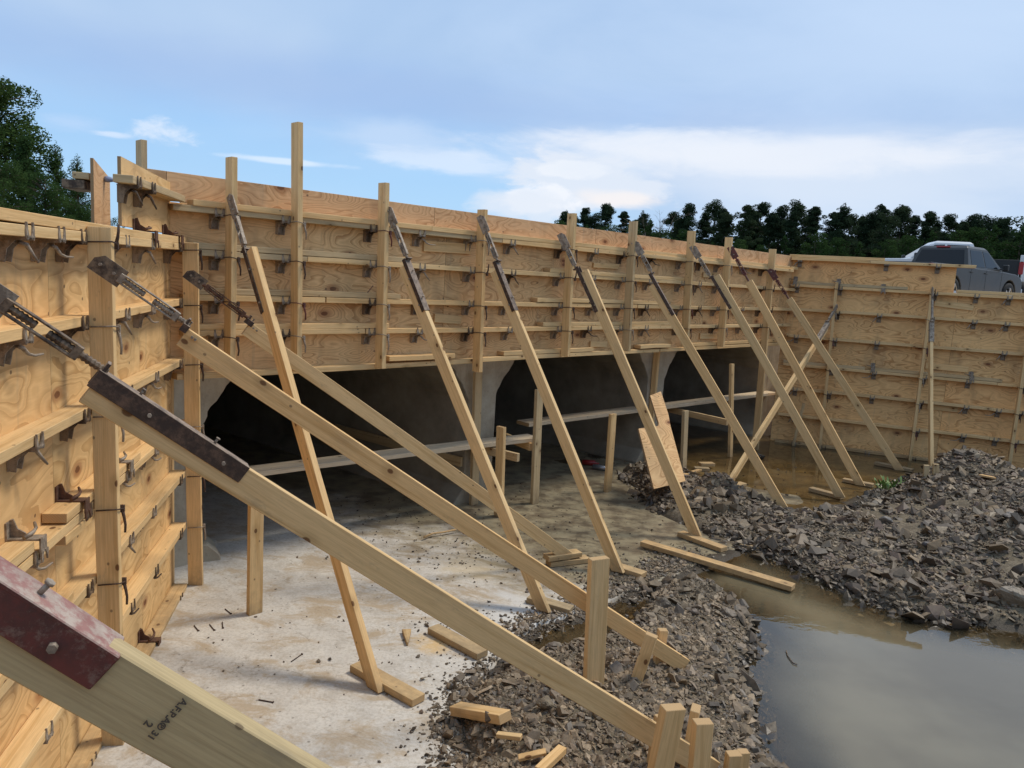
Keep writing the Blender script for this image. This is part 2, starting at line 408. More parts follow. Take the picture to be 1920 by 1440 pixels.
M_TERR = terrace_mat()
def water_mat():
    n = NT('pool_water'); p = n.pos()
    w1 = n.noise(n.mapping(p, (1, 1.6, 1)), 7, 3, .5); w2 = n.noise(p, 1.2, 2)
    b = n.n('ShaderNodeBump'); b.inputs['Strength'].default_value = .055; b.inputs['Distance'].default_value = .02
    n.l(n.math('MULTIPLY', w1, n.fr(w2, .4, .65, .15, 1)), b.inputs['Height'])
    silt = n.noise(p, .8, 4, .6)
    pb = n.n('ShaderNodeBsdfPrincipled'); n.l(n.mix(n.fr(silt, .35, .65), (.155, .122, .070), (.20, .165, .10)), pb.inputs['Base Color'])
    pb.inputs['Roughness'].default_value = .02; pb.inputs['IOR'].default_value = 1.5; pb.inputs['Specular IOR Level'].default_value = .75; n.l(b.outputs[0], pb.inputs['Normal'])
    tr = n.n('ShaderNodeBsdfTransparent'); tr.inputs[0].default_value = (.78, .68, .50, 1)
    gl = n.n('ShaderNodeBsdfGlossy'); gl.inputs['Roughness'].default_value = .02; n.l(b.outputs[0], gl.inputs['Normal']); gl.inputs['Color'].default_value = (1, 1, 1, 1)
    fr = n.n('ShaderNodeFresnel'); fr.inputs['IOR'].default_value = 1.5; n.l(b.outputs[0], fr.inputs['Normal'])
    clear = n.n('ShaderNodeMixShader'); n.l(fr.outputs[0], clear.inputs[0]); n.l(tr.outputs[0], clear.inputs[1]); n.l(gl.outputs[0], clear.inputs[2])
    dep = n.n('ShaderNodeAttribute', attribute_name='depth')       # real water depth under each point
    fac = n.math('ADD', n.fr(dep.outputs['Fac'], .0, .30, .08, .93), n.math('MULTIPLY', n.math('SUBTRACT', silt, .5), .3), True)
    mx = n.n('ShaderNodeMixShader'); n.l(fac, mx.inputs[0]); n.l(clear.outputs[0], mx.inputs[1]); n.l(pb.outputs[0], mx.inputs[2])
    n.l(mx.outputs[0], n.out.inputs[0]); return n.mat
M_WATER = water_mat()
WOOD = [M_LUM, M_END]; WOOD2 = [M_LUM2, M_LUM2]

# ------------------------------------------------------------------ terrain
def segdist(px, py, poly):
    n = len(poly); d = np.full(px.shape, 1e9); inside = np.zeros(px.shape, bool)
    for i in range(n):
        x1, y1 = poly[i]; x2, y2 = poly[(i+1) % n]
        ex, ey = x2-x1, y2-y1; L = ex*ex+ey*ey
        t = np.clip(((px-x1)*ex+(py-y1)*ey)/L, 0, 1)
        d = np.minimum(d, np.hypot(px-x1-t*ex, py-y1-t*ey))
        c = ((y1 > py) != (y2 > py)) & (px < (x2-x1)*(py-y1)/(y2-y1+1e-12)+x1)
        inside ^= c
    return np.where(inside, d, -d)
def vnoise(x, y, sc, seed=0):
    x = x*sc+seed*17.3; y = y*sc+seed*9.1
    xi = np.floor(x).astype(np.int64); yi = np.floor(y).astype(np.int64); fx = x-xi; fy = y-yi
    fx = fx*fx*(3-2*fx); fy = fy*fy*(3-2*fy)
    def h(a, b):
        v = (a*374761393 + b*668265263 + seed*1442695) & 0xffffffff
        v = ((v ^ (v >> 13))*1274126177) & 0xffffffff
        return ((v ^ (v >> 16)) & 0xffff)/65535.
    return (h(xi, yi)*(1-fx)+h(xi+1, yi)*fx)*(1-fy)+(h(xi, yi+1)*(1-fx)+h(xi+1, yi+1)*fx)*fy
def fbm(x, y, sc, o=4, seed=0):
    r = 0; a = .5
    for i in range(o): r = r + a*vnoise(x, y, sc*2**i, seed+i); a *= .5
    return r/(1-.5**o) - .5
def smooth(t): t = np.clip(t, 0, 1); return t*t*(3-2*t)
def P2(*px): return [(fl(x, y).x, fl(x, y).y) for x, y in px]
POLY1 = P2((842, 1438), (838, 1340), (872, 1290), (940, 1245), (1010, 1225), (1100, 1205), (1170, 1160), (1225, 1112), (1290, 1098), (1370, 1122), (1418, 1165), (1436, 1200), (1412, 1260), (1432, 1330), (1440, 1400), (1480, 1452)) + [(1.5, 2.6), (1.7, 1.4), (2.4, .4), (2.6, -4.4), (-.9, -4.4), (-.95, .6), (-.55, 1.9)]
FR = [(1158, 885), (1185, 935), (1250, 985), (1300, 1003), (1400, 1025), (1470, 1070), (1560, 1112), (1690, 1160), (1860, 1185)]
BK = [(1560, 962), (1480, 962), (1400, 935), (1350, 925), (1330, 905), (1270, 882), (1210, 872)]
BK0 = [(1655, 925), (1620, 955)]
POLY2 = P2(*FR) + [(3.9, 4.7), (5.6, 4.3), (8.0, 3.9), (11.5, 4.0), (11.5, 8.4), (7.0, 9.75)] + P2((1745, 895), (1700, 900)) + P2(*BK0) + P2(*BK)
pk = fl(1795, 905)
def mound(x, y):
    """height of rubble over z=0 (negative away from it)"""
    e1 = segdist(x, y, POLY1) + fbm(x, y, 4.5, 3, 3)*.12
    h1 = -.03 + np.minimum(e1, 0)*.55 + .17*smooth(e1/.22) + .06*smooth((e1-.2)/.6) + fbm(x, y, 2.2, 4, 5)*.12*smooth(e1/.3)
    e2 = segdist(x, y, POLY2) + fbm(x, y, 3.5, 3, 8)*.16
    far = smooth((x-2.9)/2.5)
    h2 = -.03 + np.minimum(e2, 0)*.55 + .13*smooth(e2/.3) + (.05+.27*far)*smooth((e2-.1)/1.5) + fbm(x, y, 1.3, 4, 12)*.26*smooth(e2/.5)
    h2 = h2 + .34*np.exp(-((x-pk.x)**2+(y-pk.y)**2)/.42**2)*smooth(e2/.2+.5)
    c3 = fl(1345, 945); h2 = h2 + .17*np.exp(-((x-c3.x)**2+(y-c3.y)**2)/.20**2)
    c4 = fl(1225, 905); h2 = h2 + .10*np.exp(-((x-c4.x)**2+(y-c4.y)**2)/.30**2)
    c5 = fl(1745, 950); h2 = h2 + .15*np.exp(-((x-c5.x)**2+(y-c5.y)**2)/.35**2)
    a1 = smooth((e1+.25)/.25)
    return h1, h2, e1, e2
SLE = [(-1.25, -3.8), (-.3, -3.8), (-.2, 1.0), (-.05, 3.9), (.09, 4.40), (1.32, 5.62), (3.75, 8.02), (5.1, 9.40), (5.1, 9.40)]
def terrain(x, y):
    h1, h2, e1, e2 = mound(x, y)
    bank = .55*smooth((1.4-y)/2.2)*smooth(e1/.6)
    base = -.20 - .26*smooth((np.minimum(-e1, -e2)-.05)/.9)
    base = base + fbm(x, y, 1.6, 4, 20)*.10
    ll = (x-(-2.3))    # keep a soil strip under the slab low
    ed = np.full(x.shape, 9.)
    for i in range(3, 7):
        (x1, y1), (x2, y2) = SLE[i], SLE[i+1]; ex, ey = x2-x1, y2-y1; t = np.clip(((x-x1)*ex+(y-y1)*ey)/(ex*ex+ey*ey), 0, 1); ed = np.minimum(ed, np.hypot(x-x1-t*ex, y-y1-t*ey))
    base = np.maximum(base, .006 - smooth((ed-.05)/.5)*.5 + fbm(x, y, 7, 3, 55)*.035)
    h = np.maximum(base, np.maximum(h1+bank, h2))
    h = h + fbm(x, y, 9, 3, 31)*.03*(h > -.05)
    return h
# slab heights
SL = [(C1.x-.5, C1.y+.2), (-1.0, -3.8), (-.2, 1.0), (-.05, 3.9), (.09, 4.40), (1.32, 5.62), (3.75, 8.02), (5.3, 9.55), (6.9, 10.3), (C2.x+.2, C2.y+.5), (C2.x-14*.0, C2.y+.6)]
far_a = W('M', 9.6, 0, -12.5); far_b = W('M', -.5, 0, -12.5)
SL = [(-2.2, 4.9), (-1.25, -3.8), (-.3, -3.8), (-.2, 1.0), (-.05, 3.9), (.09, 4.40), (1.32, 5.62), (3.75, 8.02), (5.1, 9.40), (11.0, 7.2), (11.0, 8.7), (C2.x+.15, C2.y+.3), (far_a.x, far_a.y), (far_b.x, far_b.y)]
def slab_z(x, y):
    sd = segdist(x, y, SL) + fbm(x, y, 4.5, 4, 71)*.16*((x > -.35) & (y < 10.8))
    return -.30*smooth(-sd/.045) + .034 - .0048*np.clip(x*.9+y*1.0-3.2, 0, 9) + fbm(x, y, 1.1, 3, 40)*.028*smooth((x+y-5)/3) + fbm(x, y, 5, 3, 44)*.004
def grid(name, xs, ys, zf, mat, keep=None, kind='structure', attr=None):
    X, Y = np.meshgrid(xs, ys); Z = zf(X, Y)
    nx, ny = len(xs), len(ys)
    idx = np.arange(nx*ny).reshape(ny, nx)
    q = np.stack([idx[:-1, :-1], idx[:-1, 1:], idx[1:, 1:], idx[1:, :-1]], -1).reshape(-1, 4)
    if keep is not None:
        cx = (X[:-1, :-1]+X[1:, 1:])/2; cy = (Y[:-1, :-1]+Y[1:, 1:])/2
        q = q[keep(cx, cy).ravel()]
    co = np.stack([X, Y, Z], -1).reshape(-1, 3)
    used = np.unique(q); rm = np.full(len(co), -1); rm[used] = np.arange(len(used)); co = co[used]; q = rm[q]
    me = mesh_np(name, co, q, mat)
    me.polygons.foreach_set('use_smooth', np.ones(len(q), bool))
    if attr is not None:
        a = me.attributes.new(attr[0], 'FLOAT', 'POINT'); a.data.foreach_set('value', attr[1](co[:, 0], co[:, 1]).astype(np.float32))
    o = bpy.data.objects.new(name, me); COL.objects.link(o); tag(o, kind=kind); return o
def mesh_np(name, co, q, mat):
    me = bpy.data.meshes.new(name); me.vertices.add(len(co)); me.vertices.foreach_set('co', co.astype(np.float32).ravel())
    k = q.shape[1]; me.loops.add(q.size); me.loops.foreach_set('vertex_index', q.astype(np.int32).ravel())
    me.polygons.add(len(q)); me.polygons.foreach_set('loop_start', np.arange(0, q.size, k, dtype=np.int32)); me.polygons.foreach_set('loop_total', np.full(len(q), k, np.int32))
    if mat: me.materials.append(mat)
    me.polygons.foreach_set('use_smooth', np.zeros(len(q), bool)); me.update(calc_edges=True); return me
xs = np.concatenate([np.arange(-3.2, -.6, .12), np.arange(-.6, 7.4, .03), np.arange(7.4, 12.2, .12)])
ys = np.concatenate([np.arange(-4.6, 2.2, .12), np.arange(2.2, 10.6, .03), np.arange(10.6, 12.6, .12)])
g = grid('ground', xs, ys, terrain, M_SOIL)
sl = grid('concrete_slab', np.concatenate([np.arange(-14, -2.4, .3), np.arange(-2.4, 5.6, .025), np.arange(5.6, 12, .1)]), np.concatenate([np.arange(-4, 2.6, .1), np.arange(2.6, 10.4, .025), np.arange(10.4, 22, .2)]), slab_z, M_SLAB, keep=lambda x, y: segdist(x, y, SL) > -.17)
POOL = [(C1.x, C1.y), (-1.2, -4.3), (11.8, -4.3), (11.8, 8.3), (C2.x+.05, C2.y), (C2.x+far_a.x*0+.0, C2.y+.6), (far_a.x, far_a.y), (far_b.x, far_b.y)]
def depth(x, y):
    inside = segdist(x, y, SL) > 0
    b = np.where(inside, np.maximum(slab_z(x, y), terrain(x, y)), terrain(x, y)); return np.clip(-b, 0, 1)
wt = grid('water', np.arange(-.9, 11.8, .06), np.arange(-4.3, 13.5, .06), lambda x, y: x*0, M_WATER, keep=lambda x, y: (segdist(x, y, POOL) > 0) & (depth(x, y) > -1) , attr=('depth', depth))

# terrace rings round the pit
pit = [W('L', -9, 0, -.75), W('L', .0, 0, -.75)+Vector((-.4, .2, 0)), W('M', -.9, 0, -1.1), W('M', 9.8, 0, -1.1)+aM*.3, W('R', .6, 0, -.75)+nR*-.3, W('R', 8, 0, -.75), Vector((13, 3, 0)), Vector((11, -5.5, 0)), Vector((0, -5.5, 0))]
cen = Vector((3, 4, 0))
def ringz(f, p):
    a = atan2((p-cen).x, (p-cen).y); left = .0
    base = [1.95, 1.80, 2.70, 3.1, 3.6, 3.6][f]
    if p.x < -1 and f < 3: base -= .35
    return base
tb = MB(); rings = []
for fi, k in enumerate((1, 2.6, 4.2, 11, 32, 150)):
    base = len(tb.v)
    nn = 12
    for i in range(len(pit)):
        for j in range(nn):
            q = pit[i].lerp(pit[(i+1) % len(pit)], j/nn); dlt = (q-cen)
            if k > 4: dlt = dlt.normalized()*(dlt.length*.3+5.6)
            p = cen + dlt*k; p.z = ringz(fi, p) + (random.uniform(-.04, .04) if fi < 3 else 0); tb.v.append(p)
    rings.append(base)
N = len(pit)*nn
for a, b in zip(rings[:-1], rings[1:]):
    for i in range(N):
        j = (i+1) % N; tb.face([a+i, b+i, b+j, a+j], [(0, 0)]*4, 0, True)
lo = len(tb.v)
for i in range(N):
    v = tb.v[rings[0]+i].copy(); seg = i//nn; v.z = 1.72 if seg == 2 else -.9; tb.v.append(v)
for i in range(N):
    j = (i+1) % N; tb.face([rings[0]+i, rings[0]+j, lo+j, lo+i], [(0, 0)]*4, 0, False)
ter = tb.build('terrace', [M_TERR], origin=Vector((0, 0, 0))); tag(ter, kind='structure')

# ------------------------------------------------------------------ rubble chips
def stone_templates(n, flat, seed):
    """angular split-shale chips: irregular 4-6 sided plates with skewed faces"""
    rr = random.Random(seed); out = []
    for i in range(n):
        bm = bmesh.new(); k = rr.randint(4, 6); el = rr.uniform(.5, .85)
        for j in range(k):
            a = 2*pi*(j+rr.uniform(-.32, .32))/k; r_ = rr.uniform(.75, 1.15)
            bm.verts.new((cos(a)*r_, sin(a)*r_*el, -flat*rr.uniform(.2, 1)))
            if rr.random() < .8: bm.verts.new((cos(a+rr.uniform(-.2, .2))*r_*rr.uniform(.6, .95), sin(a)*r_*el*rr.uniform(.6, .95), flat*rr.uniform(.4, 1.1)))
        bmesh.ops.convex_hull(bm, input=bm.verts); bmesh.ops.delete(bm, geom=[v for v in bm.verts if not v.link_faces], context='VERTS')
        bmesh.ops.triangulate(bm, faces=bm.faces[:]); bmesh.ops.recalc_face_normals(bm, faces=bm.faces[:]); bm.verts.index_update()
        out.append((np.array([v.co[:] for v in bm.verts]), np.array([[v.index for v in f.verts] for f in bm.faces]))); bm.free()
    return out
TPL = stone_templates(16, .20, 3) + stone_templates(8, .42, 9)
PAL = np.array([(.19, .15, .115), (.13, .10, .08), (.235, .185, .14), (.22, .165, .115), (.32, .25, .18), (.15, .12, .10), (.26, .205, .16), (.44, .36, .27), (.09, .07, .055), (.21, .15, .125), (.17, .145, .125), (.30, .22, .14)])
PAL = PAL*np.array([.77, .72, .63])
PALB = np.array([.88, .79, .66])*np.array([(.31, .245, .175), (.25, .20, .145), (.36, .29, .215), (.21, .165, .12), (.17, .14, .115), (.42, .35, .27), (.28, .23, .185), (.22, .20, .185)])
def scatter(name, xy, size, zf, tilt, pal, sink=.25, kind='stuff', seed=1):
    r = np.random.default_rng(seed); n = len(xy); cos_, fs, cols = [], [], []; base = 0
    z0 = zf(xy[:, 0], xy[:, 1]); tid = r.integers(0, len(TPL), n)
    for t in range(len(TPL)):
        m = np.where(tid == t)[0]
        if len(m) == 0: continue
        tv, tf = TPL[t]; k = len(m)
        a = r.uniform(0, 2*pi, k); tx = r.normal(0, tilt, k); ty = r.normal(0, tilt, k)
        ca, sa = np.cos(a), np.sin(a); Z = np.zeros(k); one = np.ones(k)
        Rz = np.stack([ca, -sa, Z, sa, ca, Z, Z, Z, one], -1).reshape(k, 3, 3)
        Rx = np.stack([one, Z, Z, Z, np.cos(tx), -np.sin(tx), Z, np.sin(tx), np.cos(tx)], -1).reshape(k, 3, 3)
        Ry = np.stack([np.cos(ty), Z, np.sin(ty), Z, one, Z, -np.sin(ty), Z, np.cos(ty)], -1).reshape(k, 3, 3)
        R = Rx @ Ry @ Rz
        s = size[m][:, None, None]*r.uniform(.8, 1.2, (k, 1, 3))
        v = np.einsum('kij,klj->kli', R, tv[None]*s)
        v[:, :, 0] += xy[m, 0][:, None]; v[:, :, 1] += xy[m, 1][:, None]; v[:, :, 2] += (z0[m]+size[m]*(.28-sink)+np.abs(tx)*size[m]*.3)[:, None]
        cos_.append(v.reshape(-1, 3)); nv = len(tv)
        fs.append((tf[None]+(np.arange(k)*nv)[:, None, None]+base).reshape(-1, 3)); base += k*nv
        c = pal[r.integers(0, len(pal), k)]*r.uniform(.75, 1.35, (k, 1)); c = np.concatenate([c, np.ones((k, 1))], 1)
        cols.append(np.repeat(c, nv, 0))
    me = mesh_np(name, np.concatenate(cos_), np.concatenate(fs), M_CHIP)
    ca = me.color_attributes.new('tint', 'FLOAT_COLOR', 'POINT'); ca.data.foreach_set('color', np.concatenate(cols).astype(np.float32).ravel())
    o = bpy.data.objects.new(name, me); COL.objects.link(o); return o
def pts_in(poly, n, margin=-.12, seed=0, bbox=None):
    r = np.random.default_rng(seed); p = np.array(poly)
    lo_, hi = p.min(0), p.max(0)
    if bbox: lo_ = np.maximum(lo_, bbox[0]); hi = np.minimum(hi, bbox[1])
    out = r.uniform(lo_-.15, hi+.15, (n, 2)); d = segdist(out[:, 0], out[:, 1], poly)
    return out[d > margin+r.uniform(0, .12, n)]
def logsize(n, med, sg, mn, mx, seed): return np.clip(np.random.default_rng(seed).lognormal(math.log(med), sg, n), mn, mx)
def ground_top(x, y): return np.maximum(terrain(x, y), np.where(segdist(x, y, SL) > 0, slab_z(x, y), -9))
p = pts_in(POLY2, 190000, -.16, 2, ((0, 3.5), (9.5, 11))); p = p[fbm(p[:, 0], p[:, 1], 2.4, 3, 91) < .13+RNG.uniform(-.06, .12, len(p))]; o = scatter('rubble', p, logsize(len(p), .0135, .72, .005, .10, 4), terrain, .5, PAL, seed=5)
tag(o, 'dark grey shale rubble heaped across the right side behind the pool', 'rubble', kind='stuff')
p = pts_in(POLY1, 95000, -.11, 3, ((-1, 2.4), (2.0, 6))); o = scatter('gravel', p, logsize(len(p), .0082, .68, .0035, .05, 6), ground_top, .5, PALB, seed=7)
tag(o, 'loose brown-grey rock gravel on the near bank beside the pool', 'gravel', kind='stuff')
# bigger stones along the water side of the near bank
edge = np.array([POLY1[i] for i in range(7, 16)]); r = np.random.default_rng(5); t = r.uniform(0, len(edge)-1.01, 330); i0 = t.astype(int)
ep = edge[i0]*(1-(t-i0))[:, None]+edge[i0+1]*(t-i0)[:, None] + r.normal(0, .05, (330, 2)) + np.array([-.07, -.02])
o = scatter('stones', ep, logsize(len(ep), .033, .45, .015, .08, 8), terrain, .5, PALB, .1, seed=9)
tag(o, 'muddy stones lining the water edge of the near bank', 'stones', kind='stuff')
# crumbs of shale strewn on the slab
cr = np.concatenate([r.normal((a.x, a.y), (sx, sy), (k, 2)) for a, sx, sy, k in ((fl(850, 1050), .5, .35, 260), (fl(720, 980), .6, .5, 200), (fl(1150, 1100), .22, .2, 420), (fl(900, 1240), .2, .3, 300), (fl(1000, 1190), .35, .12, 500), (fl(560, 1200), .5, .5, 70), (fl(1300, 1060), .3, .25, 160), (fl(1000, 980), .8, .6, 260), (fl(1420, 890), .6, .5, 120), (fl(1180, 860), .4, .3, 200), (fl(850, 1390), .12, .3, 320))])
tt_ = r.uniform(0, 1, 5200); e0, e1_ = fl(960, 1200), fl(1300, 1040)
ce = np.stack([e0.x+(e1_.x-e0.x)*tt_, e0.y+(e1_.y-e0.y)*tt_], -1)+r.normal(0, .085, (5200, 2))
o = scatter('edge_gravel', ce, logsize(5200, .0090, .55, .004, .035, 41), ground_top, .4, PALB*1.5, .1, seed=43); tag(o, 'pale broken concrete crumbs along the broken edge of the slab', 'gravel', kind='stuff')
cr = cr[(segdist(cr[:, 0], cr[:, 1], SL) > .02) & (cr[:, 0] > -1.7)]
o = scatter('rock_crumbs', cr, logsize(len(cr), .008, .45, .003, .025, 12), slab_z, .3, PAL, .0, seed=13)
tag(o, 'small shale crumbs strewn over the concrete slab', 'rock crumbs', kind='stuff')
# single rocks one can pick out
def rock(px, size, label, col, zadd=0, seed=0, flat=.6):
    rr = random.Random(seed); bm = bmesh.new()
    for k in range(16):
        d = Vector((rr.gauss(0, 1), rr.gauss(0, 1), rr.gauss(0, 1))).normalized()
        bm.verts.new((d.x*size*rr.uniform(.8, 1.1), d.y*size*rr.uniform(.55, .8), d.z*flat*size*rr.uniform(.75, 1.05)))
    bmesh.ops.convex_hull(bm, input=bm.verts); bmesh.ops.delete(bm, geom=[v for v in bm.verts if not v.link_faces], context='VERTS')
    bmesh.ops.bevel(bm, geom=bm.edges[:], offset=size*.06, segments=1, affect='EDGES')
    bmesh.ops.triangulate(bm, faces=bm.faces[:]); bmesh.ops.subdivide_edges(bm, edges=bm.edges[:], cuts=2, use_grid_fill=True)
    for v in bm.verts: v.co += v.co.normalized()*size*.10*noise.noise(v.co/size*2.6+Vector((seed, 0, 0))) + v.co.normalized()*size*.05*noise.noise(v.co/size*8)
    me = bpy.data.meshes.new('rock'); bm.to_mesh(me); bm.free(); me.materials.append(M_CHIP)
    ca = me.color_attributes.new('tint', 'FLOAT_COLOR', 'POINT'); ca.data.foreach_set('color', np.tile(np.array([*col, 1], np.float32), len(me.vertices)))
    q = fl(*px, .08); z = float(max(terrain(np.array([q.x]), np.array([q.y]))[0], 0))
    o = bpy.data.objects.new('rock', me); COL.objects.link(o); o.location = (q.x, q.y, z+size*flat*.35+zadd); o.rotation_euler = (rr.uniform(-.3, .3), rr.uniform(-.3, .3), rr.uniform(0, 6))
    tag(o, label, 'rock')
rock((1020, 1372), .055, 'blocky grey rock lying beside the short wooden off-cuts on the near bank', (.20, .155, .10), .012, 1, .75)
rock((1362, 1165), .075, 'large pale slab of rock on the near bank top beside the pool', (.24, .19, .14), 0, 2, .45)
rock((1240, 1150), .08, 'dark rounded rock on the bank edge just behind the long brace', (.11, .09, .07), 0, 3)
rock((1206, 1142), .06, 'dark grey rock touching the larger rounded rock behind the long brace', (.12, .095, .08), 0, 4)
rock((1298, 1168), .055, 'brown rock in the middle of the near bank between dark and pale rocks', (.17, .13, .10), 0, 5)
rock((1404, 1250), .045, 'pale tan stone at the water edge beside the pool', (.42, .35, .26), 0, 6, .4)
rock((1415, 1295), .045, 'second pale tan stone along the pool edge, nearer the camera', (.40, .33, .25), 0, 7, .4)
rock((1440, 1398), .06, 'flat grey-brown rock at the near end of the pool edge', (.25, .20, .15), 0, 8, .5)
rock((1372, 1290), .05, 'muddy brown rock in the crumbled side of the near bank', (.15, .115, .08), 0, 9)
rock((1898, 1138), .16, 'big pale clay-covered boulder at the right edge of the pool', (.33, .27, .20), 0, 10, .6)
rock((1885, 1040), .09, 'pale angular rock high in the right rubble heap', (.27, .23, .19), .03, 11, .5)
rock((1655, 1000), .075, 'pale grey rock in the middle of the right rubble heap', (.26, .23, .2), .02, 12, .5)
rock((1740, 1045), .09, 'broad dark slate rock lying flat in the right rubble heap', (.10, .09, .09), .02, 13, .3)
rock((1632, 955), .10, 'tan rounded rock at the back tip of the rubble by the wet slab', (.25, .20, .14), .0, 14, .5)
rock((1425, 848), .09, 'dark lump of rock standing in shallow water near the right formwork', (.07, .06, .05), .0, 15, .6)

# ------------------------------------------------------------------ formwork hardware (shared meshes)
def hw_mesh(name, build, mats):
    b = MB(); build(b); o = b.build(name, mats, origin=Vector((0, 0, 0))); me = o.data; bpy.data.objects.remove(o); return me
X_, Y_, Z_ = Vector((1, 0, 0)), Vector((0, 1, 0)), Vector((0, 0, 1))
# local axes: x along wall, y out of the wall, z up; origin = ply face, underside of the wale
def bracket_build(b, var=0):
    for sx in (-.024, .024):
        b.prism([(.002, -.004), (.002, -.085), (.028, -.090), (.036, -.045), (.060, -.018), (.098, -.016), (.100, -.004)], Vector((sx-.0025, 0, 0)), Y_, Z_, X_*.005)
    b.box(Vector((0, .050, -.004)), Y_, .100, X_, .056, Z_, .006)
    b.box(Vector((0, .004, -.045)), X_, .056, Z_, .085, Y_, .005)
    b.tube([Vector((-.030, .036, -.022)), Vector((.030, .036, -.022))], .008, 6)
    # two pointed ears wrapped up over the front of the wale
    for sx, sp in ((-.018, -.007), (.018, .007)):
        b.prism([(-.013, -.012), (.013, -.012), (.007+sp, .018), (.002+sp, .043), (-.003+sp, .043), (-.008+sp, .018)], Vector((sx, .0915, 0)), X_, Z_, Y_*.006)
    if var == 0:   # cam lever swept to one side
        pts = [Vector((.02, .05, -.024)), Vector((.045, .058, -.035)), Vector((.068, .066, -.058)), Vector((.098, .074, -.066)), Vector((.150, .080, -.066))]
        b.tube(pts, [.008, .008, .006, .005, .004], 6)
    if var == 1:
        pts = [Vector((.02, .05, -.022)), Vector((.045, .066, -.030)), Vector((.062, .078, -.062)), Vector((.084, .086, -.088))]
        b.tube(pts, [.008, .008, .006, .004], 6)
BR = [hw_mesh('wale_bracket', lambda b, k=k: bracket_build(b, k), [M_STEEL]) for k in (0, 1, 2)]
BRR = [hw_mesh('wale_bracket_rusty', lambda b, k=k: bracket_build(b, k), [M_DARKS]) for k in (0, 1, 2)]
# double bracket standing on top of a wale (an angle plate with a cam sitting on the wood)
def topbracket_build(b):
    b.box(Vector((0, .055, .042)), Y_, .105, X_, .050, Z_, .006)
    b.box(Vector((0, .004, .070)), X_, .055, Z_, .062, Y_, .006)
    b.prism([(.006, .045), (.006, .105), (.018, .108), (.030, .075), (.055, .060), (.060, .045)], Vector((-.003, 0, 0)), Y_, Z_, X_*.006)
    b.box(Vector((0, .108, .020)), X_, .050, Z_, .055, Y_, .006)
    b.tube([Vector((-.03, .06, .052)), Vector((.01, .075, .060)), Vector((.045, .07, .062)), Vector((.085, .05, .068))], [.007, .007, .006, .005], 6)
    for sx, sp in ((-.016, -.007), (.016, .007)):
        b.prism([(-.012, -.012), (.012, -.012), (.006+sp, -.03), (sp, -.052), (-.006+sp, -.03)], Vector((sx, .1085, .012)), X_, Z_, Y_*.006)
TB = hw_mesh('wale_bracket_top', topbracket_build, [M_STEEL]); TBR = hw_mesh('wale_bracket_top_rusty', topbracket_build, [M_RUST])
# strongback tie: wire round the front of the post, hook and hanging lever
def tie_build(b, var=0):
    # origin: ply face at the post centre-line, wale underside; post spans x -.019..+.019, y .091..180
    pts = [Vector((-.030, .10, -.004)), Vector((-.030, .188, .002)), Vector((0, .193, -.003)), Vector((.024, .190, -.010))]
    b.tube(pts, .0034, 5)
    b.tube([Vector((.026, .186, .004)), Vector((.034, .192, -.004)), Vector((.036, .186, -.016)), Vector((.028, .182, -.012)), Vector((.026, .188, 0))], .0042, 5)
    b.box(Vector((.031, .185, -.012)), Z_, .030, X_, .014, Y_, .018)
    if var == 0: q = [Vector((.030, .186, -.02)), Vector((.034, .190, -.045)), Vector((.040, .194, -.070)), Vector((.040, .192, -.112))]
    elif var == 1: q = [Vector((.030, .186, -.02)), Vector((.030, .192, -.05)), Vector((.034, .196, -.085)), Vector((.028, .196, -.118))]
    else: q = [Vector((.030, .186, -.002)), Vector((.036, .190, .022)), Vector((.032, .194, .045)), Vector((.036, .194, .072))]
    b.tube(q, [.0075, .0065, .0055, .0050], 6)
TIE = [hw_mesh('post_tie', lambda b, k=k: tie_build(b, k), [m]) for m in (M_WIRE, M_STEEL, M_MAROON) for k in (0, 1, 2)]
def place(me, name, wall, s, z, d, parent, sx=1.0):
    o = bpy.data.objects.new(name, me); COL.objects.link(o); o.parent = parent
    w, a, n = WALL[wall]; p = W(wall, s, z, d) - parent_loc(parent)
    # mirrored so x runs along the wall to the viewer's right, y out of the wall
    R = Matrix((a, n, ZU)).transposed().to_4x4()
    o.matrix_local = Matrix.Translation(p) @ R @ Matrix.Diagonal((sx, 1, 1, 1)); return o

def sheet(wall, s0, s1, z0, z1, parent, mats, d0=-.018, T=.018, jit=.0015):
    b = MB(); a = WALL[wall][1]; n = WALL[wall][2]
    c = W(wall, (s0+s1)/2, (z0+z1)/2, d0+T/2+random.uniform(-jit, jit)*.3)
    b.box(c, a, s1-s0-.003, ZU, z1-z0-.003, n, T, 0, 1)
    # narrow long side faces show the plies
    for k in (1, 3): b.m[k] = 1
    return b.build('plywood_sheet', mats, parent, bevel=.0012)
def wale(wall, s0, s1, z, parent, mats=None, d0=.002, D=.089, T=.038, tilt=0, name='wale'):
    b = MB(); n = WALL[wall][2]; p0 = W(wall, s0, z+T/2, d0+D/2); p1 = W(wall, s1, z+T/2+tilt, d0+D/2)
    b.plankbox(p0, p1, n, D, T, bow=.006)
    return b.build(name, mats or WOOD, parent, bevel=.002)
def post(wall, top, bot, parent, d=.137, mats=None, D=.089, T=.038, ztop=None, zbot=None, name='strongback'):
    s0, z0 = S(wall, *top, d); s1, z1 = S(wall, *bot, d)
    if ztop is not None: z0 = ztop
    if zbot is not None: z1 = zbot
    b = MB(); n = WALL[wall][2]
    b.plankbox(W(wall, s1, z1, d), W(wall, s0, z0, d), n, D, T, bow=.004)
    o = b.build(name, mats or WOOD, parent, bevel=.002); return o, s0, z0, s1, z1
